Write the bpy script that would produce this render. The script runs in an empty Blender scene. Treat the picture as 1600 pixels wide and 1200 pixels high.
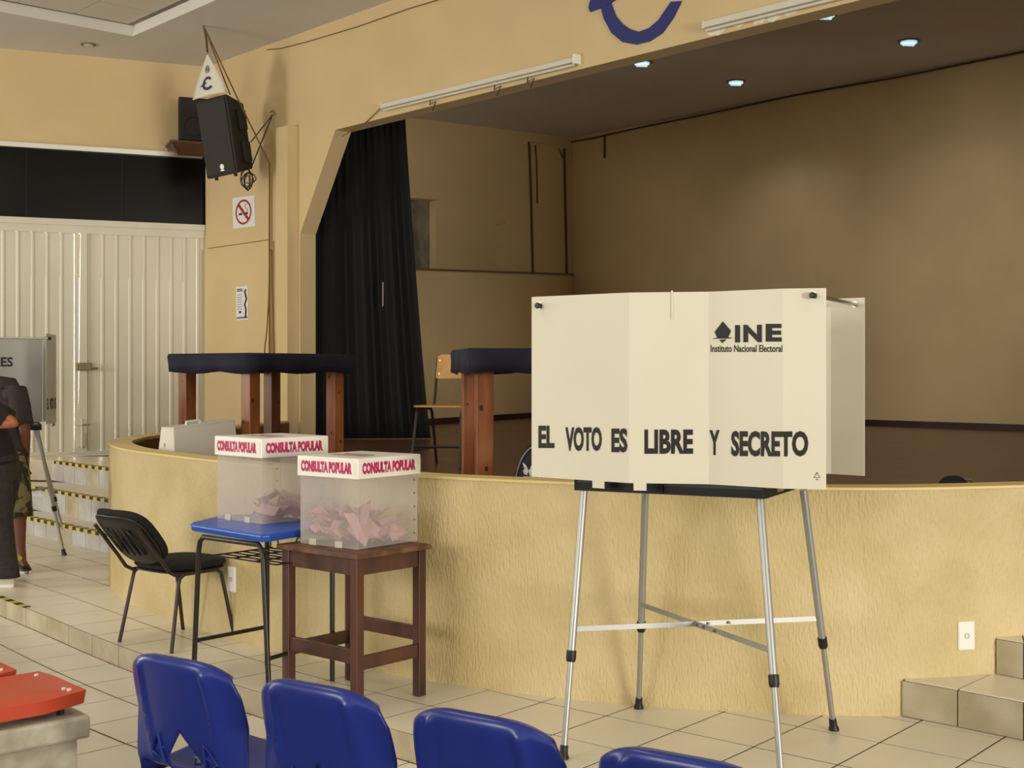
import bpy, bmesh, math, random
from mathutils import Vector as V, Matrix

random.seed(7)
SC = bpy.context.scene
COL = SC.collection

# ------------------------------------------------------------------ camera, world, lights, exposure
F = 2000.0            # focal length in pixels of the 1600x1200 frame
EYE = 1.6             # eye height above the tiled platform
HOR = 580.0           # horizon row
cam_d = bpy.data.cameras.new('camera')
cam = bpy.data.objects.new('camera', cam_d)
COL.objects.link(cam)
cam.location = (0, 0, EYE)
cam.rotation_euler = (math.pi / 2, 0, 0)
cam_d.sensor_width = 36.0
cam_d.lens = 36.0 * F / 1600.0
cam_d.shift_y = -20.0 / 1600.0
cam_d.clip_end = 200
SC.camera = cam

SC.view_settings.view_transform = 'Standard'
SC.view_settings.look = 'None'
SC.view_settings.gamma = 1.0
SC.view_settings.use_curve_mapping = False
SC.view_settings.exposure = 0.0

world = bpy.data.worlds.new('hall_daylight')
world.use_nodes = True
SC.world = world
bg = world.node_tree.nodes['Background']
bg.inputs[0].default_value = (1.0, 0.945, 0.82, 1)
bg.inputs[1].default_value = 0.86


def area(name, loc, target, sx, sy, energy, color=(1, 0.945, 0.82)):
    l = bpy.data.lights.new(name, 'AREA')
    l.shape = 'RECTANGLE'
    l.size, l.size_y = sx, sy
    l.energy = energy
    l.color = color
    o = bpy.data.objects.new(name, l)
    COL.objects.link(o)
    o.location = loc
    o.rotation_euler = (V(target) - V(loc)).to_track_quat('-Z', 'Y').to_euler()
    return o


# daylight from the hall's open entrance behind and to the right, ceiling lamps of the hall overhead
area('entrance_daylight', (10.5, -8.5, 1.5), (-2.0, 14.5, 3.4), 3.6, 2.6, 1500)
area('side_window_daylight', (-12.0, 8.6, 2.5), (-2.5, 13.5, 3.4), 1.8, 2.0, 300)
area('side_window_daylight.001', (-7.5, -2.0, 2.6), (1.0, 7.0, 1.6), 4.0, 2.4, 340)
area('hall_ceiling_lamp', (2.6, 2.6, 5.2), (2.6, 2.6, 0), 1.2, 4.0, 34)
area('hall_ceiling_lamp.001', (-2.6, 5.2, 5.2), (-2.6, 5.2, 0), 1.2, 4.0, 60)
area('outdoor_daylight', (-5.55, 15.9, 2.3), (-5.2, 14.9, 2.3), 1.2, 3.0, 160, (1, 0.97, 0.85))


# ------------------------------------------------------------------ helpers
def at(px, py, Y):
    return V(((px - 800) * Y / F, Y, EYE - (py - HOR) * Y / F))


def gz(px, py, z):
    return at(px, py, (EYE - z) * F / (py - HOR))


def hit(px, P, d):
    """plan point where the vertical plane through P along d is met at image column px"""
    k = (px - 800) / F
    t = (k * P[1] - P[0]) / (d[0] - k * d[1])
    return t, P[0] + d[0] * t, P[1] + d[1] * t


def zat(py, Y):
    return EYE - (py - HOR) * Y / F


def proj(p):
    return 800 + F * p[0] / p[1], HOR + F * (EYE - p[2]) / p[1]


def lin(c):
    return tuple((x / 12.92 if x <= 0.04045 else ((x + 0.055) / 1.055) ** 2.4) for x in (v / 255.0 for v in c))


MATS = {}


def mat(name, rgb, rough=0.6, metal=0.0, var=0.0, vscale=3.0, stretch=(1, 1, 1), bump=0.0, bscale=40.0,
        bstretch=None, spec=0.5, trans=0.0, sheer=0.0, emit=0.0, rgb2=None, detail=4.0, coat=0.0, lo=0.38, hi=0.64):
    m = bpy.data.materials.new(name)
    m.use_nodes = True
    nt = m.node_tree
    b = nt.nodes['Principled BSDF']
    out = nt.nodes['Material Output']
    c = lin(rgb)
    b.inputs['Base Color'].default_value = (*c, 1)
    b.inputs['Roughness'].default_value = rough
    b.inputs['Metallic'].default_value = metal
    b.inputs['Specular IOR Level'].default_value = spec
    if coat:
        b.inputs['Coat Weight'].default_value = coat
    tc = nt.nodes.new('ShaderNodeTexCoord')
    col_out = None
    if var or rgb2:
        mp = nt.nodes.new('ShaderNodeMapping')
        mp.inputs['Scale'].default_value = stretch
        nt.links.new(tc.outputs['Object'], mp.inputs[0])
        n = nt.nodes.new('ShaderNodeTexNoise')
        n.inputs['Scale'].default_value = vscale
        n.inputs['Detail'].default_value = detail
        nt.links.new(mp.outputs[0], n.inputs['Vector'])
        r = nt.nodes.new('ShaderNodeValToRGB')
        c2 = lin(rgb2) if rgb2 else tuple(x * (1 - var) for x in c)
        r.color_ramp.elements[0].position = lo
        r.color_ramp.elements[1].position = hi
        r.color_ramp.elements[0].color = (*c2, 1)
        r.color_ramp.elements[1].color = (*c, 1)
        nt.links.new(n.outputs[0], r.inputs[0])
        nt.links.new(r.outputs[0], b.inputs['Base Color'])
        col_out = r.outputs[0]
    if bump:
        mp2 = nt.nodes.new('ShaderNodeMapping')
        mp2.inputs['Scale'].default_value = bstretch or (1, 1, 1)
        nt.links.new(tc.outputs['Object'], mp2.inputs[0])
        n2 = nt.nodes.new('ShaderNodeTexNoise')
        n2.inputs['Scale'].default_value = bscale
        n2.inputs['Detail'].default_value = 3
        nt.links.new(mp2.outputs[0], n2.inputs['Vector'])
        bp = nt.nodes.new('ShaderNodeBump')
        bp.inputs['Strength'].default_value = bump
        bp.inputs['Distance'].default_value = 0.01
        nt.links.new(n2.outputs[0], bp.inputs['Height'])
        nt.links.new(bp.outputs[0], b.inputs['Normal'])
    last = b.outputs[0]
    if trans:
        t = nt.nodes.new('ShaderNodeBsdfTranslucent')
        t.inputs[0].default_value = (*c, 1)
        mx = nt.nodes.new('ShaderNodeMixShader')
        mx.inputs[0].default_value = trans
        nt.links.new(last, mx.inputs[1])
        nt.links.new(t.outputs[0], mx.inputs[2])
        last = mx.outputs[0]
    if sheer:
        t = nt.nodes.new('ShaderNodeBsdfTransparent')
        mx = nt.nodes.new('ShaderNodeMixShader')
        mx.inputs[0].default_value = sheer
        nt.links.new(last, mx.inputs[1])
        nt.links.new(t.outputs[0], mx.inputs[2])
        last = mx.outputs[0]
    if emit:
        b.inputs['Emission Color'].default_value = (*c, 1)
        b.inputs['Emission Strength'].default_value = emit
    nt.links.new(last, out.inputs[0])
    MATS[name] = m
    return m


WM = {}


def wm(o):
    return WM.get(o, Matrix.Identity(4))


class G:
    def __init__(self):
        self.v, self.f = [], []

    def add(self, vs, fs):
        n = len(self.v)
        self.v += [V(p) for p in vs]
        self.f += [tuple(i + n for i in f) for f in fs]
        return self

    def obox(self, p, a, b, c):
        p, a, b, c = V(p), V(a), V(b), V(c)
        if a.cross(b).dot(c) < 0:
            a, b = b, a
        vs = [p, p + a, p + a + b, p + b, p + c, p + a + c, p + a + b + c, p + b + c]
        return self.add(vs, [(3, 2, 1, 0), (4, 5, 6, 7), (0, 1, 5, 4), (1, 2, 6, 5), (2, 3, 7, 6), (3, 0, 4, 7)])

    def box(self, c, s, R=None):
        R = R or Matrix.Identity(3)
        a, b, d = R @ V((s[0], 0, 0)), R @ V((0, s[1], 0)), R @ V((0, 0, s[2]))
        return self.obox(V(c) - (a + b + d) / 2, a, b, d)

    def frustum(self, bot, top):
        n = len(bot)
        fs = [tuple(range(n - 1, -1, -1)), tuple(range(n, 2 * n))]
        fs += [(i, (i + 1) % n, n + (i + 1) % n, n + i) for i in range(n)]
        return self.add(list(bot) + list(top), fs)

    def prism(self, pts, ext):
        e = V(ext)
        pts = [V(p) for p in pts]
        nrm = V((0, 0, 0))
        for i in range(len(pts)):
            nrm += pts[i].cross(pts[(i + 1) % len(pts)])
        if nrm.dot(e) < 0:
            pts = pts[::-1]
        return self.frustum(pts, [p + e for p in pts])

    def tube(self, pts, r, n=8, closed=False):
        pts = [V(p) for p in pts]
        m = len(pts)
        rs = r if isinstance(r, (list, tuple)) else [r] * m
        rings = []
        up = None
        for i in range(m):
            if closed:
                t = pts[(i + 1) % m] - pts[i - 1]
            else:
                t = pts[min(i + 1, m - 1)] - pts[max(i - 1, 0)]
            t.normalize()
            if up is None:
                up = V((0, 0, 1)) if abs(t.z) < 0.9 else V((1, 0, 0))
            x = up - t * up.dot(t)
            if x.length < 1e-6:
                x = t.orthogonal()
            x.normalize()
            y = t.cross(x)
            up = x
            rings.append([pts[i] + (x * math.cos(2 * math.pi * k / n) + y * math.sin(2 * math.pi * k / n)) * rs[i] for k in range(n)])
        vs = [p for rg in rings for p in rg]
        fs = []
        for i in range(m if closed else m - 1):
            j = (i + 1) % m
            for k in range(n):
                fs.append((i * n + k, i * n + (k + 1) % n, j * n + (k + 1) % n, j * n + k))
        if not closed:
            fs.append(tuple(range(n - 1, -1, -1)))
            fs.append(tuple((m - 1) * n + k for k in range(n)))
        return self.add(vs, fs)

    def cyl(self, p, q, r, n=12, r2=None):
        return self.tube([p, q], [r, r if r2 is None else r2], n)

    def grid(self, rows):
        n = len(rows[0])
        vs = [p for r in rows for p in r]
        fs = [(i * n + k, i * n + k + 1, (i + 1) * n + k + 1, (i + 1) * n + k) for i in range(len(rows) - 1) for k in range(n - 1)]
        return self.add(vs, fs)

    def build(self, name, m, parent=None, smooth=False, bevel=0.0, local=False, solid=0.0, sub=0, tri=False):
        inv = Matrix.Identity(4) if (local or parent is None) else wm(parent).inverted()
        me = bpy.data.meshes.new(name)
        me.from_pydata([inv @ p for p in self.v], [], self.f)
        me.update()
        bm = bmesh.new()
        bm.from_mesh(me)
        bmesh.ops.recalc_face_normals(bm, faces=bm.faces)
        if tri:
            bmesh.ops.triangulate(bm, faces=[f for f in bm.faces if len(f.verts) > 4])
        bm.to_mesh(me)
        bm.free()
        o = bpy.data.objects.new(name, me)
        COL.objects.link(o)
        me.materials.append(m if not isinstance(m, str) else MATS[m])
        if parent is not None:
            o.parent = parent
            WM[o] = wm(parent)
        if smooth:
            for p in me.polygons:
                p.use_smooth = True
            if smooth == 'auto':
                me.set_sharp_from_angle(angle=math.radians(40))
        if solid:
            md = o.modifiers.new('thick', 'SOLIDIFY')
            md.thickness = solid
            md.offset = 0
        if bevel:
            md = o.modifiers.new('bevel', 'BEVEL')
            md.width = bevel
            md.segments = 2
            md.limit_method = 'ANGLE'
        if sub:
            md = o.modifiers.new('sub', 'SUBSURF')
            md.levels = md.render_levels = sub
        return o


def tag(o, label, cat, group=None):
    o['label'] = label
    o['category'] = cat
    if group:
        o['group'] = group
    return o


def struct(o):
    o['kind'] = 'structure'
    return o


def thing(name, label, cat, loc=(0, 0, 0), rz=0.0, group=None):
    o = bpy.data.objects.new(name, None)
    o.empty_display_size = 0.1
    COL.objects.link(o)
    o.location = loc
    o.rotation_euler = (0, 0, rz)
    WM[o] = Matrix.Translation(V(loc)) @ Matrix.Rotation(rz, 4, 'Z')
    return tag(o, label, cat, group)


def copy_tree(o, parent=None):
    c = o.copy()
    COL.objects.link(c)
    c.parent = parent
    for ch in [x for x in list(COL.objects) if x.parent == o]:
        copy_tree(ch, c)
    return c


def catmull(P, n=8):
    P = [V(p) for p in P]
    out = []
    for i in range(len(P) - 1):
        p0, p1, p2, p3 = P[max(i - 1, 0)], P[i], P[i + 1], P[min(i + 2, len(P) - 1)]
        for k in range(n):
            t = k / n
            out.append(0.5 * (2 * p1 + (p2 - p0) * t + (2 * p0 - 5 * p1 + 4 * p2 - p3) * t * t + (3 * p1 - p0 - 3 * p2 + p3) * t ** 3))
    out.append(P[-1])
    return out


def text_mesh(s, size=1.0, bold=0.0, spacing=1.0):
    """flat lettering as vertices (x right, y up) and faces, its width and height normalised by the caller"""
    cu = bpy.data.curves.new('lettering', 'FONT')
    cu.body = s
    cu.size = size
    cu.offset = bold
    cu.space_character = spacing
    cu.resolution_u = 3
    o = bpy.data.objects.new('lettering', cu)
    COL.objects.link(o)
    dg = bpy.context.evaluated_depsgraph_get()
    me = bpy.data.meshes.new_from_object(o.evaluated_get(dg))
    vs = [v.co.copy() for v in me.vertices]
    fs = [tuple(p.vertices) for p in me.polygons]
    bpy.data.objects.remove(o)
    bpy.data.curves.remove(cu)
    bpy.data.meshes.remove(me)
    x0, x1 = min(v.x for v in vs), max(v.x for v in vs)
    y0, y1 = min(v.y for v in vs), max(v.y for v in vs)
    return [((v.x - x0) / (x1 - x0), (v.y - y0) / (y1 - y0)) for v in vs], fs


def letters(g, s, fn, bold=0.02, cuts=()):
    """fn(a, b) maps the 0..1 box of the lettering onto the surface; cuts: where the surface folds"""
    vs, fs = text_mesh(s, 1.0, bold)
    if cuts:
        bm = bmesh.new()
        bv_ = [bm.verts.new((a, b, 0)) for a, b in vs]
        for f in fs:
            bm.faces.new([bv_[i] for i in f])
        for c in cuts:
            bmesh.ops.bisect_plane(bm, geom=list(bm.verts) + list(bm.edges) + list(bm.faces), plane_co=(c, 0, 0), plane_no=(1, 0, 0))
        bm.verts.index_update()
        vs = [(v.co.x, v.co.y) for v in bm.verts]
        fs = [tuple(v.index for v in f.verts) for f in bm.faces]
        bm.free()
    return g.add([fn(a, b) for a, b in vs], fs)


def skin(name, pts, edges, m, parent, sub=2, root=0):
    """continuous tapering surface grown on a skeleton: pts = [(xyz, radius or (rx, ry))]"""
    inv = wm(parent).inverted()
    me = bpy.data.meshes.new(name)
    me.from_pydata([inv @ V(p[0]) for p in pts], edges, [])
    bm = bmesh.new()
    bm.from_mesh(me)
    ly = bm.verts.layers.skin.verify()
    bm.verts.ensure_lookup_table()
    for i, v in enumerate(bm.verts):
        r = pts[i][1]
        v[ly].radius = r if isinstance(r, tuple) else (r, r)
        v[ly].use_root = (i == root)
    bm.to_mesh(me)
    bm.free()
    o = bpy.data.objects.new(name, me)
    COL.objects.link(o)
    o.parent = parent
    WM[o] = wm(parent)
    me.materials.append(MATS[m])
    md = o.modifiers.new('skin', 'SKIN')
    md.use_smooth_shade = True
    md = o.modifiers.new('sub', 'SUBSURF')
    md.levels = md.render_levels = sub
    return o


# ------------------------------------------------------------------ materials
mat('wall_paint', (216, 192, 146), 0.75, var=0.06, vscale=1.2, bump=0.05, bscale=30)
mat('stage_wall_paint', (216, 192, 146), 0.8, var=0.1, vscale=0.9)
mat('stucco', (214, 195, 148), 0.6, var=0.16, vscale=2.2, bump=0.85, bscale=92, bstretch=(1, 1, 0.3), rgb2=(198, 178, 126))
mat('rim_paint', (236, 212, 146), 0.6, var=0.08, vscale=5)
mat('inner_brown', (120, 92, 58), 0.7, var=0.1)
mat('ceiling_white', (216, 212, 208), 0.8, var=0.04, vscale=1.0)
mat('fascia_white', (225, 222, 214), 0.6)
mat('ceiling_tile', (214, 208, 196), 0.9, bump=0.2, bscale=120)
mat('tile', (230, 221, 201), 0.32, var=0.07, vscale=2.4, spec=0.45)
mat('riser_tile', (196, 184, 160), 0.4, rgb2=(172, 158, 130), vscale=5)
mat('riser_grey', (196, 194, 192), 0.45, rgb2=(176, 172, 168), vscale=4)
mat('grout', (96, 84, 62), 0.9, var=0.2, vscale=6)
mat('stage_wood', (124, 88, 66), 0.32, rgb2=(102, 72, 54), vscale=4, stretch=(0.6, 3, 1), spec=0.4)
mat('baseboard_wood', (58, 32, 26), 0.5, var=0.2)
mat('gate_white', (214, 208, 190), 0.4, var=0.05, vscale=3, stretch=(1, 1, 0.4), bump=0.08, bscale=6)
mat('dark_glass', (20, 17, 15), 0.22, var=0.3, vscale=1.5, spec=0.14)
mat('silver', (215, 212, 204), 0.3, metal=0.7)
mat('steel', (200, 200, 198), 0.28, metal=1.0)
mat('aluminium', (176, 176, 174), 0.46, metal=0.85)
mat('black_plastic', (22, 21, 20), 0.45)
mat('black_metal', (30, 25, 22), 0.38, spec=0.5)
mat('brown_metal', (48, 36, 32), 0.4)
mat('black_fabric', (24, 22, 20), 0.95, var=0.3, vscale=60, bump=0.3, bscale=300)
mat('curtain_black', (14, 14, 18), 0.9, var=0.2, vscale=30)
mat('navy_cloth', (24, 25, 46), 0.85, var=0.25, vscale=6, bump=0.25, bscale=9)
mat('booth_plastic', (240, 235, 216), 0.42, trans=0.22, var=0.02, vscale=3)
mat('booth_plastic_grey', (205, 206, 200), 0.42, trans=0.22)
mat('print_black', (26, 20, 18), 0.6)
mat('print_magenta', (176, 26, 84), 0.6, rgb2=(196, 52, 108), vscale=22)
mat('box_clear', (232, 226, 222), 0.18, sheer=0.74, trans=0.3)
mat('box_lid', (244, 240, 232), 0.4, var=0.03)
mat('tape_clear', (230, 224, 205), 0.3, sheer=0.45)
mat('ballot_pink', (234, 184, 190), 0.8, var=0.12, vscale=12, trans=0.2)
mat('ballot_tan', (214, 190, 140), 0.8)
mat('blue_plastic', (30, 46, 128), 0.3, var=0.12, vscale=4, spec=0.5)
mat('desk_blue', (36, 88, 190), 0.35, var=0.1, vscale=6)
mat('red_plastic', (216, 66, 44), 0.38, rgb2=(196, 84, 56), vscale=4)
mat('concrete', (196, 190, 172), 0.85, rgb2=(160, 152, 134), vscale=7, bump=0.3, bscale=45, detail=6)
mat('dark_wood', (88, 50, 36), 0.42, rgb2=(58, 32, 24), vscale=7, stretch=(1, 1, 0.25), bump=0.1, bscale=60)
mat('worn_top', (122, 84, 54), 0.6, rgb2=(84, 54, 38), vscale=14, detail=8)
mat('pine', (160, 96, 54), 0.42, rgb2=(118, 66, 36), vscale=6, stretch=(2.6, 2.6, 0.3), detail=5, lo=0.33, hi=0.6)
mat('pine_dark', (128, 76, 44), 0.45, rgb2=(92, 52, 30), vscale=6, stretch=(2.6, 2.6, 0.3), detail=5)
mat('knot', (66, 30, 18), 0.5)
mat('ply', (206, 158, 92), 0.4, rgb2=(188, 138, 76), vscale=5, stretch=(1, 4, 1))
mat('case_white', (224, 220, 208), 0.5, var=0.04)
mat('plate_white', (238, 236, 230), 0.35)
mat('speaker_black', (26, 25, 24), 0.65, bump=0.1, bscale=200)
mat('grille_black', (36, 34, 32), 0.55, bump=0.5, bscale=260)
mat('pennant_white', (236, 232, 216), 0.75, trans=0.15)
mat('purple_print', (62, 46, 108), 0.7)
mat('grey_print', (130, 126, 130), 0.7)
mat('rope', (112, 88, 52), 0.9)
mat('cable', (60, 48, 30), 0.7)
mat('sign_white', (232, 232, 232), 0.45)
mat('sign_red', (168, 40, 44), 0.5)
mat('emblem_blue', (34, 42, 116), 0.5)
mat('flake', (238, 230, 206), 0.85, var=0.12, vscale=20)
mat('batten', (222, 216, 200), 0.45, var=0.05)
mat('recess_grey', (150, 142, 128), 0.85, rgb2=(110, 104, 92), vscale=3)
mat('line_brown', (92, 70, 40), 0.8)
mat('lamp_glass', (196, 226, 236), 0.2, emit=0.85)
mat('lamp_ring', (120, 112, 100), 0.5)
mat('lock_metal', (130, 118, 84), 0.45, metal=0.5)
mat('shirt_grey', (58, 50, 48), 0.9, var=0.15, vscale=14)
mat('shirt_black', (30, 27, 26), 0.9, var=0.15, vscale=14)
mat('jeans_grey', (50, 48, 44), 0.9, rgb2=(40, 38, 36), vscale=30)
mat('camo', (124, 112, 78), 0.9, rgb2=(50, 44, 32), vscale=13, detail=2, lo=0.46, hi=0.54)
mat('skin_light', (170, 106, 72), 0.55)
mat('skin_dark', (112, 66, 48), 0.55)
mat('shoe_white', (208, 200, 182), 0.6)
mat('shoe_black', (20, 20, 20), 0.5)
mat('hair_black', (20, 16, 14), 0.7)
mat('yellow_print', (196, 186, 40), 0.6)
mat('bag_navy', (26, 30, 48), 0.8)
mat('backpack_black', (22, 22, 30), 0.75, var=0.2, vscale=12)
mat('piping_grey', (150, 148, 146), 0.6)
mat('shelf_wood', (112, 80, 62), 0.5, var=0.2)
# hazard tape: flat print of slanted yellow and black stripes
hz = mat('hazard_tape', (206, 184, 64), 0.55)
nt = hz.node_tree
tc = nt.nodes.new('ShaderNodeTexCoord')
wv = nt.nodes.new('ShaderNodeTexWave')
wv.wave_profile = 'SAW'
wv.inputs['Scale'].default_value = 1.9
mp = nt.nodes.new('ShaderNodeMapping')
mp.inputs['Rotation'].default_value = (0, 0, math.radians(48))
rp = nt.nodes.new('ShaderNodeValToRGB')
rp.color_ramp.interpolation = 'CONSTANT'
rp.color_ramp.elements[0].color = (*lin((206, 184, 64)), 1)
rp.color_ramp.elements[1].position = 0.5
rp.color_ramp.elements[1].color = (*lin((34, 28, 24)), 1)
nt.links.new(tc.outputs['Object'], mp.inputs[0])
nt.links.new(mp.outputs[0], wv.inputs['Vector'])
nt.links.new(wv.outputs['Fac'], rp.inputs[0])
nt.links.new(rp.outputs[0], nt.nodes['Principled BSDF'].inputs['Base Color'])

# ------------------------------------------------------------------ the setting: plan geometry
D = V((0.669, -0.743, 0))      # along the proscenium, towards the right
N = V((0.743, 0.669, 0))       # through the proscenium, away from the hall
UP = V((0, 0, 1))
O = V((-3.73, 15.55, 0))       # corner of gate wall and proscenium
CEIL = 5.29
STAGE = 0.84
RIM = 1.06
GP, GD = V((-5.2, 14.9, 0)), V((0.923, 0.385, 0))   # gate wall
GN = V((-0.385, 0.923, 0))     # out of the hall through the gate wall


def pw(px):
    t, x, y = hit(px, O, D)
    return t, V((x, y, 0))


def gw(px):
    t, x, y = hit(px, GP, GD)
    return t, V((x, y, 0))


# stage front: a curved parapet
OUT = catmull([(-2.55, 14.2, 0), (-2.85, 12.6, 0), (-3.05, 11.4, 0), (-3.17, 10.75, 0), (-3.15, 10.15, 0), (-3.05, 9.68, 0), (-2.76, 9.02, 0),
               (-2.38, 8.47, 0), (-1.58, 7.53, 0), (-.90, 6.97, 0), (-.46, 6.63, 0), (-.13, 6.44, 0), (.226, 6.27, 0), (.55, 6.14, 0),
               (.94, 6.04, 0), (1.31, 5.97, 0), (1.80, 5.94, 0), (2.36, 6.06, 0), (3.3, 6.38, 0), (4.3, 6.95, 0), (5.3, 7.7, 0)], 6)


def offset_poly(P, w):
    out = []
    for i, p in enumerate(P):
        t = (P[min(i + 1, len(P) - 1)] - P[max(i - 1, 0)]).normalized()
        out.append(p + V((-t.y, t.x, 0)) * w)
    return out


INN = offset_poly(OUT, 0.17)


def z3(P, z):
    return [V((p.x, p.y, z)) for p in P]


g = G()
g.grid([z3(OUT, -0.12), z3(OUT, RIM - 0.012)])
wf = struct(g.build('wall_front', 'stucco', smooth=True))
g = G()
g.grid([z3(offset_poly(OUT, -0.004), RIM - 0.012), z3(offset_poly(OUT, -0.004), RIM), z3(INN, RIM), z3(INN, RIM - 0.03)])
g.build('rim', 'rim_paint', wf)
g = G()
g.grid([z3(INN, RIM - 0.02), z3(INN, STAGE - 0.05)])
g.build('inner_face', 'inner_brown', wf, smooth=True)

# stage floor
g = G()
pts = z3(offset_poly(OUT, 0.1), STAGE) + [V((12, 9, STAGE)), V((12, 20, STAGE)), V((4, 26, STAGE)), V((-5, 24, STAGE)), V((-5, 16, STAGE))]
g.add(pts, [tuple(range(len(pts)))])
struct(g.build('floor_stage', 'stage_wood', tri=True))

# platform and lower floor: slabs of mortar carrying the tiles
EDGE = catmull([(-7.3, 13.25, 0), (-5.9, 11.65, 0), (-4.6, 10.15, 0), (-3.28, 8.63, 0), (-2.31, 7.47, 0), (-1.40, 6.50, 0), (-.575, 5.745, 0), (-.39, 5.58, 0),
                (.5, 4.84, 0), (1.5, 4.00, 0), (3.5, 2.33, 0), (5.5, .66, 0)], 12)
ES = [0.0]
for i in range(1, len(EDGE)):
    ES.append(ES[-1] + (EDGE[i] - EDGE[i - 1]).length)


def edge_at(s, off=0.0):
    i = 0
    while i < len(ES) - 2 and ES[i + 1] < s:
        i += 1
    k = (s - ES[i]) / (ES[i + 1] - ES[i])
    p = EDGE[i].lerp(EDGE[i + 1], k)
    a = (EDGE[max(i - 6, 0)] - EDGE[min(i + 6, len(EDGE) - 1)]).normalized()
    b = (EDGE[max(i - 5, 0)] - EDGE[min(i + 7, len(EDGE) - 1)]).normalized()
    t = a.lerp(b, k).normalized()
    return p + V((t.y, -t.x, 0)) * off


def edge_s(p):
    best = min((( edge_at(q * 0.01, 0) - V(p)).length, q * 0.01) for q in range(0, int(ES[-1] * 100)))
    return best[1]


LOW = -0.12
g = G()
g.add([(-14, -6, LOW - 0.0018), (12, -6, LOW - 0.0018), (12, 16, LOW - 0.0018), (-14, 16, LOW - 0.0018)], [(0, 1, 2, 3)])
floor = struct(g.build('floor', 'grout'))
g = G()
es = [edge_at(s * 0.25, 0.012) for s in range(0, int(ES[-1] * 4))]
pts = z3(es, -0.0018) + [V((8, 2, -0.0018)), V((8, 14, -0.0018)), V((-3, 17, -0.0018)), V((-10, 15, -0.0018))]
g.add(pts, [tuple(range(len(pts)))])
g.grid([z3(es, -0.0018), z3(es, LOW - 0.006)])
platform = struct(g.build('floor_platform', 'grout', tri=True))


def inside(p, P):
    c = False
    for i in range(len(P)):
        a, b = P[i], P[i - 1]
        if (a.y > p.y) != (b.y > p.y) and p.x < (b.x - a.x) * (p.y - a.y) / (b.y - a.y) + a.x:
            c = not c
    return c


STP = OUT + [V((12, 9, 0)), V((12, 20, 0)), V((-2.5, 20, 0))]


def in_view(pts, m=70):
    xs = [proj(p) for p in pts if p.y > 0.5]
    if len(xs) < len(pts):
        return False
    return any(-m < x < 1600 + m and -m < y < 1200 + m for x, y in xs)


def quad_tile(name, s0, s1, o0, o1, z, parent, gap=0.0055, gs=0.0050):
    c = [edge_at(s0 + gs, o0 + gap), edge_at(s1 - gs, o0 + gap), edge_at(s1 - gs, o1 - gap), edge_at(s0 + gs, o1 - gap)]
    c = [V((p.x, p.y, z)) for p in c]
    if not in_view(c):
        return None
    if z == 0 and all(inside(p, STP) for p in c):
        return None
    h = random.uniform(-0.0006, 0.0006)
    g = G().frustum([p - UP * 0.008 for p in c], [p + UP * h for p in c])
    return g.build(name, 'tile', parent)


sL, sR = edge_s((-2.795, 8.02, 0)), edge_s(edge_at(edge_s((.723 - .51, 5.69 - .615, 0)), 0))
cnt = round((sR - sL) / 0.376)
DS = (sR - sL) / cnt
DR = 0.405
for i in range(-17, 30):
    s0 = sL + i * DS
    if s0 < 0.3 or s0 + DS > ES[-1] - 0.3:
        continue
    for k in range(0, 14):
        quad_tile('tile', s0, s0 + DS, k * DR + (0.012 if k == 0 else 0), (k + 1) * DR, 0.0, platform)
    # riser tiles of the low step
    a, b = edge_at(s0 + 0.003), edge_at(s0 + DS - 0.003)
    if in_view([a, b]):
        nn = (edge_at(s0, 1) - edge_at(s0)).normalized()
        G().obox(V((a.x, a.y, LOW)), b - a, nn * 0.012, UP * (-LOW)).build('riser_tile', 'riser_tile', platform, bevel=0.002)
sB = edge_s((-2.357 + .24, 7.006 + .211, 0))
rows = [0.0, -0.32, -0.69, -1.06, -1.43, -1.80, -2.17, -2.54]
for i in range(-14, 22):
    s0 = sB + i * DS
    if s0 < 0.3 or s0 + DS > ES[-1] - 0.3:
        continue
    for a, b in zip(rows, rows[1:]):
        quad_tile('tile', s0, s0 + DS, b, a, LOW, floor)
# worn strip of hazard tape on the edge of the low step
c = [edge_at(edge_s((-3.3, 8.66, 0)) - q, o) for q, o in ((0, .0), (0, .05), (1.2, .05), (1.2, .0))]
G().frustum([V((p.x, p.y, 0.001)) for p in c], [V((p.x, p.y, 0.003)) for p in c]).build('hazard_tape', 'hazard_tape', platform)

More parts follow.
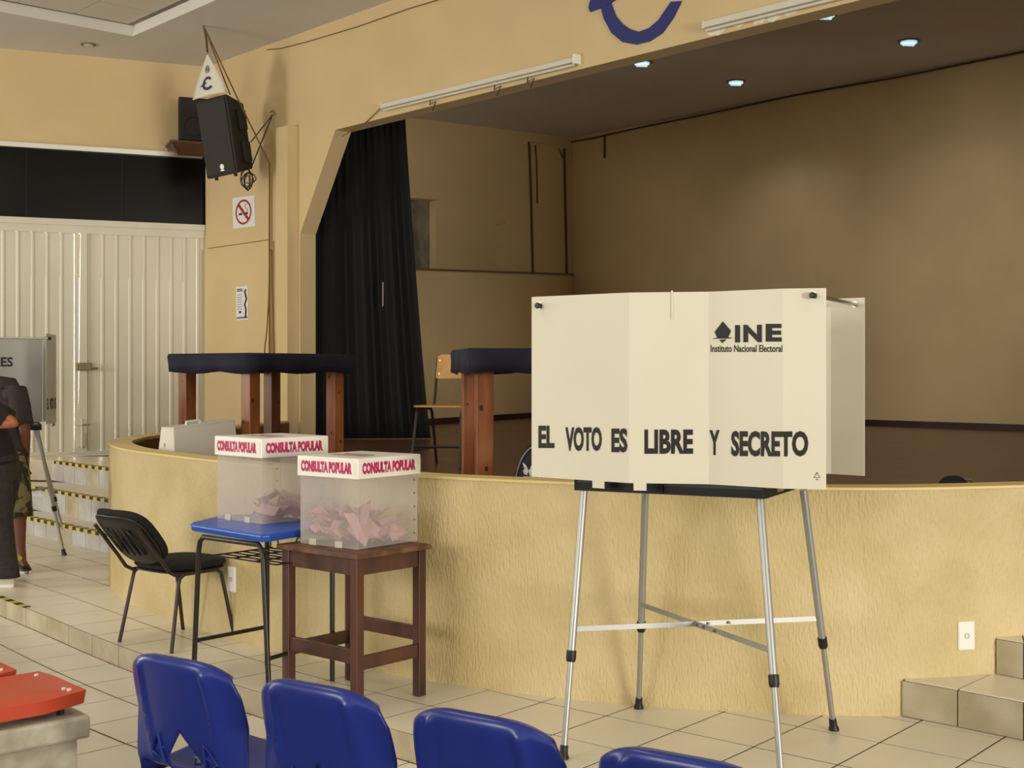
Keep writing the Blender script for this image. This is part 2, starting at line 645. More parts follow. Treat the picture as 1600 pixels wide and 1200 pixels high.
# stairs up to the gate
steps = None
c1, c2, c3 = V((-4.86, 12.72, 0)), V((-5.02, 13.36, 0)), V((-5.05, 14.08, 0))
LV = V((-0.98, 0.2, 0))
prev = 0.0
for idx, (c, z, ln) in enumerate(((c1, 0.165, 2.5), (c2, 0.40, 3.0), (c3, 0.615, 3.6))):
    r = c + D * ln
    l = c + LV * 5
    poly = [l, c, r, r + N * 4, l + N * 3]
    g = G().prism([p + UP * (prev - (0 if idx else 0.006)) for p in poly], UP * (z - prev + (0 if idx else 0.006) - 0.006))
    o = struct(g.build(('stairs_gate'), 'grout')) if steps is None else g.build('step_core', 'grout', steps)
    if steps is None:
        steps = o
    # riser tiles along the front and along the left return
    k = 0
    q = 0.0
    w = 0.30
    while q < ln:
        e = min(q + w, ln)
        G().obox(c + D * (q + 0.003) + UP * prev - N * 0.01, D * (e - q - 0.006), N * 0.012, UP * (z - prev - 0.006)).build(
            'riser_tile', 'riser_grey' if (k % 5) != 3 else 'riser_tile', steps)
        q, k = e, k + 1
    for q in range(0, 4):
        back = V((-LV.y, LV.x, 0))
        if back.y < 0:
            back = -back
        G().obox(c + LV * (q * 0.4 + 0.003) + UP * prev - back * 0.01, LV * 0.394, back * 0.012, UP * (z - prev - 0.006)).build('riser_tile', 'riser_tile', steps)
    # tread tiles
    for q in range(0, int(ln / 0.3)):
        G().obox(c + D * (q * 0.3 + 0.003) + UP * (z - 0.006), D * 0.294, N * (0.318, 0.465, 0.95)[idx], UP * 0.006).build('tread_tile', 'tile', steps)
    G().obox(c + LV * 2 + UP * (z - 0.006), LV * -2, N * (0.5, 0.6, 0.95)[idx], UP * 0.005).build('tread_tile', 'tile', steps)
    G().obox(c + D * 0.06 + UP * (z - 0.028) - N * 0.013, D * (ln - 0.1), N * 0.07, UP * 0.030).build('hazard_tape', 'hazard_tape', steps)
    prev = z

# ------------------------------------------------------------------ gate wall
zA, zB, zC = 0.615, 3.30, 4.19      # sill, top of gate rail, top of glazing
tl, tr = -6.0, gw(331)[0]
wl = struct(G().obox(GP + GD * tl + UP * zC, GD * (tr - tl + 0.5), GN * 0.15, UP * (CEIL + 0.3 - zC)).build('wall_left', 'wall_paint'))
G().obox(GP + GD * tr + UP * 0.0, GD * 0.6, GN * 0.15, UP * zC).build('jamb', 'wall_paint', wl)
# glazing over the gate
win = struct(G().obox(GP + GD * tl + UP * zB - GN * 0.03, GD * (tr - tl), GN * 0.1, UP * 0.07).build('window_1', 'gate_white'))
G().obox(GP + GD * (tr - 0.05) + UP * zB - GN * 0.03, GD * 0.05, GN * 0.1, UP * (zC - zB)).build('window_frame', 'gate_white', win)
cuts = [tl, gw(-190)[0], gw(42)[0], gw(192)[0], tr - 0.05]
for a, b in zip(cuts, cuts[1:]):
    G().obox(GP + GD * (a + 0.006) + UP * (zB + 0.07) + GN * 0.02, GD * (b - a - 0.012), GN * 0.012, UP * (zC - zB - 0.07)).build('pane', 'dark_glass', win)
G().obox(GP + GD * tl + UP * (zB + .07) + GN * 0.05, GD * (tr - tl), GN * 0.01, UP * (zC - zB - .07)).build('pane_backing', 'black_plastic', win)
G().obox(GP + GD * tl + UP * (zC - 0.02) - GN * 0.05, GD * (tr - tl - 0.12), GN * 0.08, UP * 0.055).build('window_sill', 'silver', win)
# gate leaves: ribbed sheet strips in a frame, a narrow gap between the leaves
seam = gw(124)[0]
gate = struct(G().obox(GP + GD * tl + UP * (zB - 0.09), GD * (tr - tl), GN * 0.07, UP * 0.09).build('door_1', 'gate_white'))
G().obox(GP + GD * (tr - 0.035) + UP * zA, GD * 0.035, GN * 0.09, UP * (zB - zA)).build('door_post', 'gate_white', gate)
G().obox(GP + GD * tl + UP * zA, GD * (tr - tl), GN * 0.06, UP * 0.05).build('threshold', 'gate_white', gate)


def strip(name, a, b, z0, z1):
    m = (b - a)
    prof = [(0, 0.0), (0.014, -0.008), (0.028, -0.008), (0.042, 0.0), (m - 0.004, 0.0)]
    rows_ = []
    for x, yy in prof:
        q = GP + GD * (a + x) + GN * (0.03 + yy)
        rows_.append([q + UP * z0, q + UP * z1])
    return G().grid(rows_).build(name, 'gate_white', gate, solid=0.004)


w = 0.158
x = seam + 0.085
while x < tr - 0.06:
    strip('gate_strip', x, min(x + w, tr - 0.04), zA + 0.05, zB - 0.09)
    x += w
x = seam - 0.055 - w
while x > seam - 3.4:
    strip('gate_strip', x, x + w, zA + 0.05, zB - 0.09)
    x -= w
G().obox(GP + GD * (seam - 0.055) + UP * (zA + .05) + GN * 0.0, GD * 0.045, GN * 0.05, UP * (zB - zA - .14)).build('leaf_stile', 'gate_white', gate)
# the right stile hangs a little out of true, so daylight shows in the upper part of the gap
a = GP + GD * (seam + 0.013) + UP * (zB - .09)
b = GP + GD * (seam - 0.012) + UP * (zA + .05)
G().frustum([b, b + GD * 0.1, b + GD * 0.1 + GN * .05, b + GN * .05], [a, a + GD * 0.075, a + GD * 0.075 + GN * .05, a + GN * .05]).build('leaf_stile', 'gate_white', gate)
p = at(131, 573, gw(131)[1].y) - GN * 0.05
lk = G().obox(p - GD * 0.085 - UP * 0.045, GD * 0.17, GN * 0.06, UP * 0.09).build('lock', 'lock_metal', gate, bevel=0.008)
G().cyl(p + GD * 0.08 - UP * 0.02, p + GD * 0.15 - UP * 0.02, 0.012).build('key', 'lock_metal', lk)
p = at(128, 663, gw(128)[1].y) - GN * 0.03
bl = G().cyl(p - UP * 0.28, p + UP * 0.06, 0.012).build('bolt', 'gate_white', gate)
G().tube([p - GD * 0.05, p - GN * 0.04, p + GD * 0.08], 0.01).build('bolt_handle', 'steel', bl)
G().obox(p - GD * 0.04 - UP * 0.26 + GN * 0.005, GD * 0.08, GN * 0.02, UP * 0.16).build('bolt_plate', 'gate_white', bl)

# ------------------------------------------------------------------ proscenium
TH = 0.2
BEAM = 4.14


def P(t, z, off=0.0):
    return O + D * t + UP * z + N * off


tA, qA = pw(469)
tB, qB = pw(524)
zh = zat(365, qA.y)
wp = struct(G().prism([P(-0.3, 0), P(tA, 0), P(tA, zh), P(tB, BEAM), P(tB, CEIL + 0.4), P(-0.3, CEIL + 0.4)], N * TH).build('wall_proscenium', 'wall_paint', tri=True))
G().obox(P(tB, BEAM), D * 15, N * TH, UP * (CEIL + 0.4 - BEAM)).build('beam', 'wall_paint', wp)
G().obox(P(tA - 0.04, zat(205, qA.y) + 0.1, TH), D * 15, N * 0.05, UP * 2.2).build('beam_back', 'stage_wall_paint', wp)
t0, _ = pw(331)
t1, q1 = pw(428)
zl = zat(376, q1.y)
G().obox(P(t0 - 0.05, 0.3, -0.07), D * (t1 - t0 + 0.05), N * 0.08, UP * (zl - 0.3)).build('wall_block', 'wall_paint', wp)
G().obox(P(t0 - 0.05, zl + 0.012, -0.05), D * (t1 - t0 + 0.02), N * 0.06, UP * 1.05).build('wall_block', 'wall_paint', wp)
t2, q2 = pw(440)
t3, q3 = pw(465)
G().obox(P(t3 - 0.24, 0.3, -0.13), D * 0.24, N * 0.14, UP * (zat(198, q3.y) - 0.3)).build('pilaster', 'wall_paint', wp)

# light battens on the beam
def batten(xa, ya, xb, yb):
    ta, pa = pw(xa)
    tb, pb = pw(xb)
    A = P(ta, zat(ya, pa.y), -0.03)
    B = P(tb, zat(yb, pb.y), -0.03)
    return A, B


A, B = batten(602, 166, 905, 93)
r = (B - A)
th = thing('light_batten', 'slim white tube light batten on the yellow beam, left of the blue emblem', 'lamp', A)
G().obox(A - UP * 0.03 - N * 0.03, r, N * 0.06, UP * 0.045).build('housing', 'batten', th, bevel=0.006)
G().obox(A - UP * 0.035 - N * 0.035, r * 0.006, N * 0.065, UP * 0.06).build('end_cap', 'batten', th)
G().obox(B - UP * 0.045 - N * 0.035 - r * 0.006, r * 0.012, N * 0.065, UP * 0.08).build('end_cap', 'plate_white', th)
G().tube([A + r * 0.01 - UP * 0.045, B - r * 0.01 - UP * 0.045], 0.013).build('tube', 'batten', th)
for k in (0.28, 0.62, 0.78):
    q = A + r * k - UP * 0.05
    G().tube([q, q - UP * 0.05 - N * 0.01, q - UP * 0.03 + D * 0.08, q - UP * 0.11 + D * 0.03], 0.006, 5).build('loose_wire', 'cable', th)
G().tube([A, A - D * 0.35 - UP * 0.13 + N * .02, A - D * 0.75 - UP * 0.2 + N * .02], 0.005, 5).build('feed_wire', 'rope', th)
A, B = batten(1105, 40, 1420, -38)
r = (B - A)
th = thing('light_batten', 'slim white tube light batten above peeling paint, right of the blue emblem', 'lamp', A)
G().obox(A - UP * 0.03 - N * 0.03, r, N * 0.06, UP * 0.05).build('housing', 'batten', th, bevel=0.006)
G().tube([A + r * 0.01 - UP * 0.045, B - r * 0.01 - UP * 0.045], 0.013).build('tube', 'batten', th)
G().obox(A - UP * 0.035 - N * 0.035, r * 0.006, N * 0.065, UP * 0.06).build('end_cap', 'batten', th)
rr = random.Random(3)
for (xa, xb, yc, hh) in ((1105, 1136, 48, 11), (1143, 1163, 36, 10), (1174, 1200, 28, 14), (1196, 1225, 22, 16), (1222, 1248, 16, 13)):
    pts = []
    for k in range(14):
        an = 2 * math.pi * k / 14
        px = (xa + xb) / 2 + (xb - xa) / 2 * math.cos(an) * rr.uniform(.75, 1.1)
        py = yc - (px - (xa + xb) / 2) * 0.25 + hh * 0.75 * math.sin(an) * rr.uniform(.7, 1.1)
        t, q = pw(px)
        pts.append(P(t, zat(py, q.y), -0.001))
    G().prism(pts, N * -0.002).build('paint_patch', 'flake', wp, tri=True)

# blue emblem on the beam
def wallpoly(px):
    r = []
    for x, y in px:
        t, q = pw(x)
        r.append(P(t, zat(y, q.y), -0.002))
    return r


ring_o = [(1066, 2), (1053, 28), (1036, 52), (1016, 65), (996, 70), (974, 66), (957, 52), (945, 30), (938, 5), (935, -25), (940, -65), (955, -100), (980, -128), (1010, -140), (1040, -136), (1066, -118)]
ring_i = [(1048, -90), (1028, -106), (1005, -108), (985, -98), (968, -76), (957, -50), (953, -20), (956, 6), (963, 25), (974, 38), (986, 46), (1000, 50), (1016, 44), (1030, 32), (1041, 16), (1050, 3)]
em = tag(G().prism(wallpoly(ring_o + ring_i), N * -0.012).build('wall_emblem', 'emblem_blue', tri=True), 'big navy blue round letter emblem fixed to the yellow beam', 'emblem')
G().prism(wallpoly([(921, 12), (924, 19), (948, 10), (972, -6), (966, -26), (940, -22), (926, -6)]), N * -0.014).build('emblem_spur', 'emblem_blue', em, tri=True)
# cable stapled along the top of the beam
pts = []
for x, y in ((418, 78), (440, 76), (480, 66), (520, 54), (560, 42), (600, 28), (640, 14), (680, 2), (720, -10)):
    t, q = pw(x)
    pts.append(P(t, zat(y, q.y), -0.012))
tag(G().tube(pts, 0.005, 5).build('ceiling_cable', 'rope', smooth=True), 'thin dark cable stapled along the top of the yellow beam', 'cable')

# ------------------------------------------------------------------ hall ceiling with a sunk field of tiles
K = V((-4.18, 14.1, 0))


def cq(a0, a1, b0, b1, z):
    return [K - N * a0 + D * b0 + UP * z, K - N * a1 + D * b0 + UP * z, K - N * a1 + D * b1 + UP * z, K - N * a0 + D * b1 + UP * z]


g = G()
CA, CB = 3.7, 9.0
for q in ((-2.6, 0, -4, 16), (CA, 14, -4, 16), (0, CA, -4, 0), (0, CA, CB, 16)):
    g.add(cq(*q, CEIL), [(0, 1, 2, 3)])
ceil = struct(g.build('ceiling', 'ceiling_white'))
RC = 0.115
g = G()
c0, c1_ = cq(0, CA, 0, CB, CEIL), cq(0, CA, 0, CB, CEIL + RC)
for i in range(4):
    j = (i + 1) % 4
    g.add([c0[i], c0[j], c1_[j], c1_[i]], [(0, 1, 2, 3)])
g.build('fascia', 'fascia_white', ceil)
G().add(cq(-.1, CA + .1, -.1, CB + .1, CEIL + RC + 0.012), [(0, 1, 2, 3)]).build('tile_grid', 'recess_grey', ceil)
tm = None
for i in range(0, 6):
    for j in range(0, 14):
        a0, b0 = 0.06 + i * 0.61 - 0.0, 0.03 + j * 0.61
        if a0 + .6 > CA or b0 + .6 > CB:
            continue
        cc = K - N * (a0 + 0.305) + D * (b0 + 0.305) + UP * (CEIL + RC)
        if tm is None:
            gg = G().frustum([V((x, y, 0)) for x, y in ((-.297, -.297), (.297, -.297), (.297, .297), (-.297, .297))],
                             [V((x, y, .012)) for x, y in ((-.297, -.297), (.297, -.297), (.297, .297), (-.297, .297))])
            tm = gg.build('ceiling_tile', 'ceiling_tile', ceil)
            o = tm
        else:
            o = tm.copy()
            COL.objects.link(o)
        o.location = cc
        o.rotation_euler = (0, 0, math.atan2(D.y, D.x))
p = gz(138, 69, CEIL - 0.001)
th = thing('smoke_detector', 'small round fitting on the white ceiling beside the sunk tile field', 'detector', p)
G().cyl(p - UP * 0.012, p, 0.085, 24).build('base', 'lamp_ring', th)
G().cyl(p - UP * 0.02, p - UP * 0.008, 0.05, 24).build('cover', 'ceiling_white', th)

# ------------------------------------------------------------------ stage box
SCEIL = 5.65
bp0, bd = V((5.746, 17.0, 0)), V((-0.669, 0.743, 0))
bl_ = bp0 + bd * 7.05
br_ = bp0 - bd * 8
wb = struct(G().obox(br_, bl_ - br_ + bd * 0.4, N * 0.2, UP * SCEIL).build('wall_back', 'stage_wall_paint'))
struct(G().obox(br_ + UP * STAGE - N * 0.02, bl_ - br_, N * 0.025, UP * 0.085).build('baseboard_back', 'baseboard_wood'))
g = G()
g.add([O + D * -3 + N * 0.15 + UP * SCEIL, O + D * 18 + N * 0.15 + UP * SCEIL, O + D * 18 + N * 11 + UP * SCEIL, O + D * -3 + N * 11 + UP * SCEIL], [(0, 1, 2, 3)])
cs = struct(g.build('ceiling_stage', 'ceiling_white'))
struct(G().obox(br_ + UP * 0.5 + N * 0.1, N * -8, D * 0.2, UP * (SCEIL - 0.5)).build('wall_right', 'stage_wall_paint'))
# upper left wall of the stage, set back over a ledge
u0, ud = V((-1.54, 20.5, 0)), V((2.57, 1.7, 0)).normalized()
un = V((-ud.y, ud.x, 0))


def uh(px):
    return hit(px, u0, ud)


ra, rb = uh(560)[0], uh(681)[0]
rz_ = uh(893)[0]
zo0, zo1 = 2.9, zat(312, uh(672)[2])
wsl = struct(G().obox(u0 + ud * rb + UP * 2.9, ud * (rz_ - rb + 0.25), un * 0.2, UP * (SCEIL - 2.9)).build('wall_stage_left', 'stage_wall_paint'))
G().obox(u0 + ud * ra + UP * zo1, ud * (rb - ra), un * 0.2, UP * (SCEIL - zo1)).build('lintel', 'stage_wall_paint', wsl)
G().obox(u0 + ud * (ra - 5) + UP * 2.9, ud * 5, un * 0.2, UP * (SCEIL - 2.9)).build('pier', 'stage_wall_paint', wsl)
G().obox(u0 + ud * (ra - .1) + UP * 2.7 + un * 0.75, ud * (rb - ra + .2), un * 0.05, UP * 2.4).build('niche_back', 'recess_grey', wsl)
G().obox(u0 + ud * rb + UP * 2.7 + un * .2, ud * 0.06, un * 0.6, UP * 2.4).build('niche_side', 'recess_grey', wsl)
G().obox(u0 + ud * (ra - .1) + UP * zo1 - un * 0.03, ud * (rb - ra + 0.16), un * 0.04, UP * 0.05).build('niche_lintel', 'wall_paint', wsl)
# lower part of the same wall, splayed forward
l0, ld = V((-1.117, 18.3, 0)), V((1.39, 2.5, 0)).normalized()
lnn = V((-ld.y, ld.x, 0))
La, Lb = l0 - ld * 2.6, l0 + ld * 4.62
zla, zlb = 2.95, 3.27
g = G()
g.frustum([La + UP * .5, Lb + UP * .5, Lb + lnn * .25 + UP * .5, La + lnn * .25 + UP * .5],
          [La + UP * 2.9, Lb + UP * zlb, Lb + lnn * .25 + UP * zlb, La + lnn * .25 + UP * 2.9])
g.build('lower_wall', 'stage_wall_paint', wsl)
g = G()
g.frustum([La - lnn * .03 + UP * 2.9, Lb - lnn * .03 + UP * zlb, Lb + lnn * 2 + UP * zlb, La + lnn * 2 + UP * 2.9],
          [La - lnn * .03 + UP * 2.93, Lb - lnn * .03 + UP * (zlb + .03), Lb + lnn * 2 + UP * (zlb + .03), La + lnn * 2 + UP * 2.93])
g.build('ledge', 'inner_brown', wsl)
struct(G().obox(La - lnn * .02 + UP * STAGE, Lb - La, lnn * .025, UP * 0.085).build('baseboard_left', 'baseboard_wood'))
# sealed door outline near the corner
def up_(px, py, off=-0.012):
    r, x, y = uh(px)
    return V((x, y, zat(py, y))) + un * off


tr1 = struct(G().tube([up_(826, 222), up_(829, 300), up_(832, 430)], 0.022, 6).build('trim_1', 'line_brown'))
G().tube([up_(826, 223), up_(882, 231)], 0.03, 4).build('frame_rail', 'stage_wall_paint', tr1)
G().tube([up_(881, 231), up_(885, 430)], 0.022, 6).build('frame_post', 'line_brown', tr1)
G().tube([up_(836, 226), up_(838, 260), up_(839, 318)], 0.012, 4).build('hanging_wire', 'line_brown', tr1)
G().tube([up_(870, 228), up_(878, 245), up_(881, 247)], 0.012, 4).build('hanging_wire', 'line_brown', tr1)
G().tube([up_(776, 352), up_(782, 349), up_(783, 344), up_(784, 349), up_(789, 346)], 0.014, 4).build('wall_hook', 'wall_paint', wsl)
# cable along the top of the back wall
pts = []
for x, y in ((868, 226), (895, 222), (930, 216), (1000, 200), (1100, 180), (1250, 148), (1400, 122), (1520, 98), (1600, 82), (1680, 66)):
    t, xx, yy = hit(x, bp0, bd)
    pts.append(V((xx, yy, zat(y, yy))) - N * 0.03)
cb = tag(G().tube(pts, 0.014, 5).build('stage_cable', 'cable'), 'dark cable strung along the top of the stage back wall', 'cable')
t, xx, yy = hit(946, bp0, bd)
G().tube([V((xx, yy, zat(212, yy))) - N * .03, V((xx, yy, zat(232, yy))) - N * .03, V((xx, yy, zat(247, yy))) - N * .03], 0.014, 5).build('loose_end', 'cable', cb)
# recessed lamps of the stage ceiling
for k, (x, y) in enumerate(((1003, 97), (1290, 22), (1420, 64), (1150, 127))):
    p = gz(x, y, SCEIL - 0.002)
    th = thing('stage_downlight', 'round recessed bulb lamp in the ceiling over the stage', 'lamp', p, 0, 'recessed lamps over the stage')
    G().cyl(p - UP * 0.012, p, 0.135, 24).build('ring', 'lamp_ring', th)
    G().cyl(p - UP * 0.03, p - UP * 0.004, 0.10, 20).build('lens', 'lamp_glass', th)
    G().tube([p + V((-.07, 0, -.04)), p + V((.07, .02, -.04))], 0.022, 8).build('bulb', 'lamp_glass', th)
    ll = bpy.data.lights.new('stage_downlight_glow', 'SPOT')
    ll.energy, ll.spot_size, ll.spot_blend, ll.shadow_soft_size = 50, math.radians(130), 1.0, 0.1
    ll.color = (1.0, 0.95, 0.84)
    lo_ = bpy.data.objects.new('stage_downlight_glow', ll)
    COL.objects.link(lo_)
    lo_.location = p - UP * 0.09

# tiled steps at the right end of the stage front
s1 = [gz(1410, 1061, .172), gz(1497, 1076, .172), gz(1600, 1095, .172), gz(1760, 1127, .172)]
s2 = [gz(1557, 996, .345), gz(1600, 1003, .345), gz(1720, 1022, .345)]
back = V((0.5, 0.87, 0))
st = struct(G().prism([V((p.x, p.y, 0)) for p in (*s1, s1[-1] + V((1.5, 1, 0)), V((3.5, 6.6, 0)), V((2.4, 6.2, 0)), V((1.85, 6.05, 0)))], UP * 0.166).build('stairs_stage', 'grout', tri=True))
G().prism([V((p.x, p.y, .166)) for p in (*s2, s2[-1] + V((1.5, 1, 0)), V((3.5, 6.6, 0)), V((2.3, 6.2, 0)))], UP * 0.173).build('step_core', 'grout', st, tri=True)


def riser(a, b, z0, z1):
    d_ = (b - a).normalized()
    out = V((d_.y, -d_.x, 0))
    if out.y > 0:
        out = -out
    A_ = V((a.x, a.y, z0)) + d_ * 0.003
    G().obox(A_ + out * 0.008, d_ * ((V((b.x - a.x, b.y - a.y, 0))).length - 0.006), out * -0.02, UP * (z1 - z0)).build('riser_tile', 'riser_tile', st, bevel=0.002)


for a, b in zip(s1, s1[1:]):
    riser(a, b, 0.003, 0.164)
for a, b in zip(s2, s2[1:]):
    riser(a, b, 0.175, 0.337)
# treads
def tread(pts, z):
    G().prism([V((p[0], p[1], z - 0.006)) for p in pts], UP * 0.007).build('tread_tile', 'tile', st, tri=True)


w1 = V((2.0, 5.95, 0)); w2 = V((2.30, 5.93, 0))
j1 = s1[1] + V((0.24, 0.26, 0))
tread([s1[0] + V((.01, -.008, 0)), s1[1] + V((-.004, -.004, 0)), j1 + V((-.004, 0, 0)), V((1.86, 5.97, 0))], .172)
tread([s1[1] + V((.004, -.008, 0)), s1[2] + V((-.004, -.004, 0)), s1[2] + V((.35, .30, 0)), V((2.5, 6.15, 0)), V((2.2, 6.1, 0)), j1 + V((.004, 0, 0))], .172)
tread([s1[2] + V((.004, -.004, 0)), s1[3], s1[3] + V((.6, .6, 0)), s1[2] + V((.355, .30, 0))], .172)
tread([s2[0], s2[1] + V((-.003, 0, 0)), s2[1] + V((.1, .3, 0)), V((2.3, 6.2, 0))], .345)
tread([s2[1] + V((.003, 0, 0)), s2[2], s2[2] + V((.6, .6, 0)), s2[1] + V((.11, .3, 0))], .345)

# ------------------------------------------------------------------ voting booths
BU, BV = V((0.891, -0.454, 0)), V((0.454, 0.891, 0))
FOLD = [(.086, 5.52), (.222, 5.415), (.477, 5.21), (.793, 5.155), (1.05, 4.96), (1.21, 4.93)]
BC = V((.749, 5.496, 0))
PZ0, PZ1 = 1.145, 1.920


def booth(name, label, group, pm):
    """folding booth of the electoral kind, built at its place on the platform (world coordinates)"""
    th = thing(name, label, 'voting booth', BC, 0, group)
    fold = [V((x, y, 0)) for x, y in FOLD]
    rel = [((p - BC).dot(BU), (p - BC).dot(BV)) for p in fold]
    back = [BC + BU * u + BV * (0.12 - v) for u, v in rel]
    arc = [0.0]
    for a, b in zip(fold, fold[1:]):
        arc.append(arc[-1] + (b - a).length)

    def sheet_pt(line, s, z, off):
        i = 0
        while i < 4 and arc[i + 1] < s:
            i += 1
        k = (s - arc[i]) / (arc[i + 1] - arc[i])
        d_ = (line[i + 1] - line[i]).normalized()
        out = V((d_.y, -d_.x, 0))
        if out.dot(BV) > 0:
            out = -out
        return line[i].lerp(line[i + 1], k) + UP * z + out * off

    def px_s(px):
        best = None
        for i in range(5):
            d_ = fold[i + 1] - fold[i]
            t, x, y = hit(px, fold[i], d_)
            if -1e-6 <= t <= 1 + 1e-6:
                best = arc[i] + t * (arc[i + 1] - arc[i]), y
        return best

    # front screen of folded sheet, with the tabs that hook into the tray
    g = G()
    rows_ = [[p + UP * PZ0 for p in fold], [p + UP * PZ1 for p in fold]]
    g.grid(rows_)
    front = g.build('front_screen', pm, th, solid=0.004)
    for xa, xb in ((926, 944), (990, 1010)):
        sa, sb = px_s(xa)[0], px_s(xb)[0]
        g = G().grid([[sheet_pt(fold, sa, PZ0 - .03, 0), sheet_pt(fold, sb, PZ0 - .03, 0)], [sheet_pt(fold, sa, PZ0, 0), sheet_pt(fold, sb, PZ0, 0)]])
        g.build('tab', pm, front, solid=0.004)
    # small stop strip at the top of the middle fold
    sa = px_s(1050)[0]
    G().tube([sheet_pt(fold, sa, PZ1 - .11, .004), sheet_pt(fold, sa, PZ1 + .006, .004)], 0.004, 6).build('crease_strip', pm, front)
    bk = G().grid([[p + UP * PZ0 for p in back], [p + UP * PZ1 for p in back]]).build('back_screen', pm, th, solid=0.004)

    # lettering: measured in the sheet itself
    def word(parent, line, s, xa, xb, ya, yb, off, flip=1, bold=0.012):
        sa, Ya = px_s(xa)
        sb, Yb = px_s(xb)

        def fn(a, b):
            s_ = sa + (sb - sa) * a
            Y_ = Ya + (Yb - Ya) * a
            return sheet_pt(line, s_, zat(yb + (ya - yb) * b + 0, Y_), off)
        return fn

    for s, xa, xb, ya, yb in (('EL', 842, 867, 665, 700), ('VOTO', 884, 941, 667, 705), ('ES', 956, 981, 669, 707), ('LIBRE', 1007, 1083, 671, 709),
                              ('Y', 1109, 1125, 672, 711), ('SECRETO', 1143, 1263, 673, 713)):
        sa, sb = px_s(xa)[0], px_s(xb)[0]
        g = G()
        letters(g, s, word(None, fold, s, xa, xb, ya, yb, 0.0035), 0.042, [(q - sa) / (sb - sa) for q in arc if sa < q < sb])
        g.build('lettering', 'print_black', front)
    g = G()
    for ch_, xa, xb in (('I', 1149, 1157), ('N', 1162, 1191), ('E', 1197, 1222)):
        letters(g, ch_, word(None, fold, '', xa, xb, 505 + (1222 - xa) * .04, 533 + (1222 - xa) * .03, 0.0035), 0.05)
    letters(g, 'Instituto Nacional Electoral', word(None, fold, '', 1111, 1223, 539, 550, 0.0035), 0.02)

    def lp(x, y):
        s_, Y_ = px_s(x)
        return sheet_pt(fold, s_, zat(y, Y_), 0.0035)
    g.add([lp(1130, 502), lp(1143, 517), lp(1138, 528), lp(1122, 529), lp(1117, 519)], [(0, 1, 2, 3, 4)])
    g.add([lp(1124, 531), lp(1136, 530), lp(1129.5, 536)], [(0, 1, 2)])
    g.add([lp(1112.5, 530), lp(1120, 527.5), lp(1140, 527), lp(1147, 528), lp(1140, 529), lp(1120, 529.3)], [(0, 1, 2, 3, 4, 5)])
    g.build('emblem', 'print_black', front)
    g = G()
    tri = [lp(1272, 746), lp(1276.5, 738), lp(1281, 746)]
    g.tube(tri, 0.0018, 4, closed=True)
    g.tube([lp(1275, 749), lp(1278, 749)], 0.0015, 4)
    g.build('recycling_mark', 'print_black', front)
    # the same lettering on the outer face of the back screen, read from behind
    for s, a0, a1 in (('EL', 0.03, 0.115), ('VOTO', 0.17, 0.33), ('ES', 0.37, 0.44), ('LIBRE', 0.50, 0.68), ('Y', 0.73, 0.77), ('SECRETO', 0.80, 0.97)):
        g = G()
        letters(g, s, lambda a, b: sheet_pt(back, arc[-1] * (1 - (a0 + (a1 - a0) * a)), PZ0 + 0.105 + 0.10 * b, -0.0035), 0.03, [k_ / 5 for k_ in range(1, 5)])
        g.build('lettering', 'print_black', bk)
    # dividing sheet between the two voters
    G().grid([[BC + BU * .03 + BV * v_ + UP * z_ for v_ in (-.27, .36)] for z_ in (PZ0, PZ1 - .03)]).build('divider', pm, th, solid=.004)

    # tray
    def tp(u, v, z):
        return BC + BU * u + BV * v + UP * z
    TZ0, TZ1 = 1.092, 1.14
    g = G()
    g.obox(tp(-.415, -.25, TZ0), BU * .40, BV * .5, UP * .035)
    g.obox(tp(-.415, -.25, TZ0), BU * .40, BV * .012, UP * (TZ1 - TZ0))
    g.obox(tp(-.415, .238, TZ0), BU * .40, BV * .012, UP * (TZ1 - TZ0))
    g.obox(tp(-.415, -.25, TZ0), BU * .012, BV * .5, UP * (TZ1 - TZ0))
    g.build('tray', 'black_plastic', th)
    g = G()
    g.obox(tp(-.010, -.25, TZ0), BU * .425, BV * .5, UP * .035)
    g.obox(tp(-.010, -.25, TZ0), BU * .425, BV * .012, UP * (TZ1 - TZ0))
    g.obox(tp(-.010, .238, TZ0), BU * .425, BV * .012, UP * (TZ1 - TZ0))
    g.obox(tp(.403, -.25, TZ0), BU * .012, BV * .5, UP * (TZ1 - TZ0))
    tray2 = g.build('tray', 'black_plastic', th)
    G().obox(tp(.4155, -.08, TZ0 + .012), BU * .004, BV * .1, UP * .02).build('latch', 'lock_metal', tray2)
    # legs with collars, feet and crossed braces
    feet = {'fl': gz(880, 1186, 0), 'bl': gz(998, 1107, 0), 'br': gz(1303, 1141, 0), 'fr': V((1.015, 4.80, 0))}
    tops = {'fl': tp(-.385, -.215, TZ0), 'fr': tp(.385, -.215, TZ0), 'bl': tp(-.27, .215, TZ0), 'br': tp(.45, .215, TZ0)}
    kn = {}
    for k in ('fl', 'fr', 'bl', 'br'):
        a, b = feet[k], tops[k]
        r = b - a
        c = a + r * 0.375
        lg = G().cyl(c, b, 0.0165, 14).build('leg', 'aluminium', th, smooth='auto')
        G().cyl(a + r * 0.02, c, 0.0125, 12).build('lower_tube', 'aluminium', lg, smooth='auto')
        G().tube([c - r * 0.022, c - r * .012, c + r * 0.02], [0.018, 0.021, 0.021], 14).build('collar', 'black_plastic', lg, smooth='auto')
        G().tube([a, a + r * 0.012, a + r * 0.02, a + r * 0.05], [0.024, 0.022, 0.018, 0.0165], 14).build('rubber_foot', 'black_plastic', lg, smooth='auto')
        kn[k] = a + r * 0.475
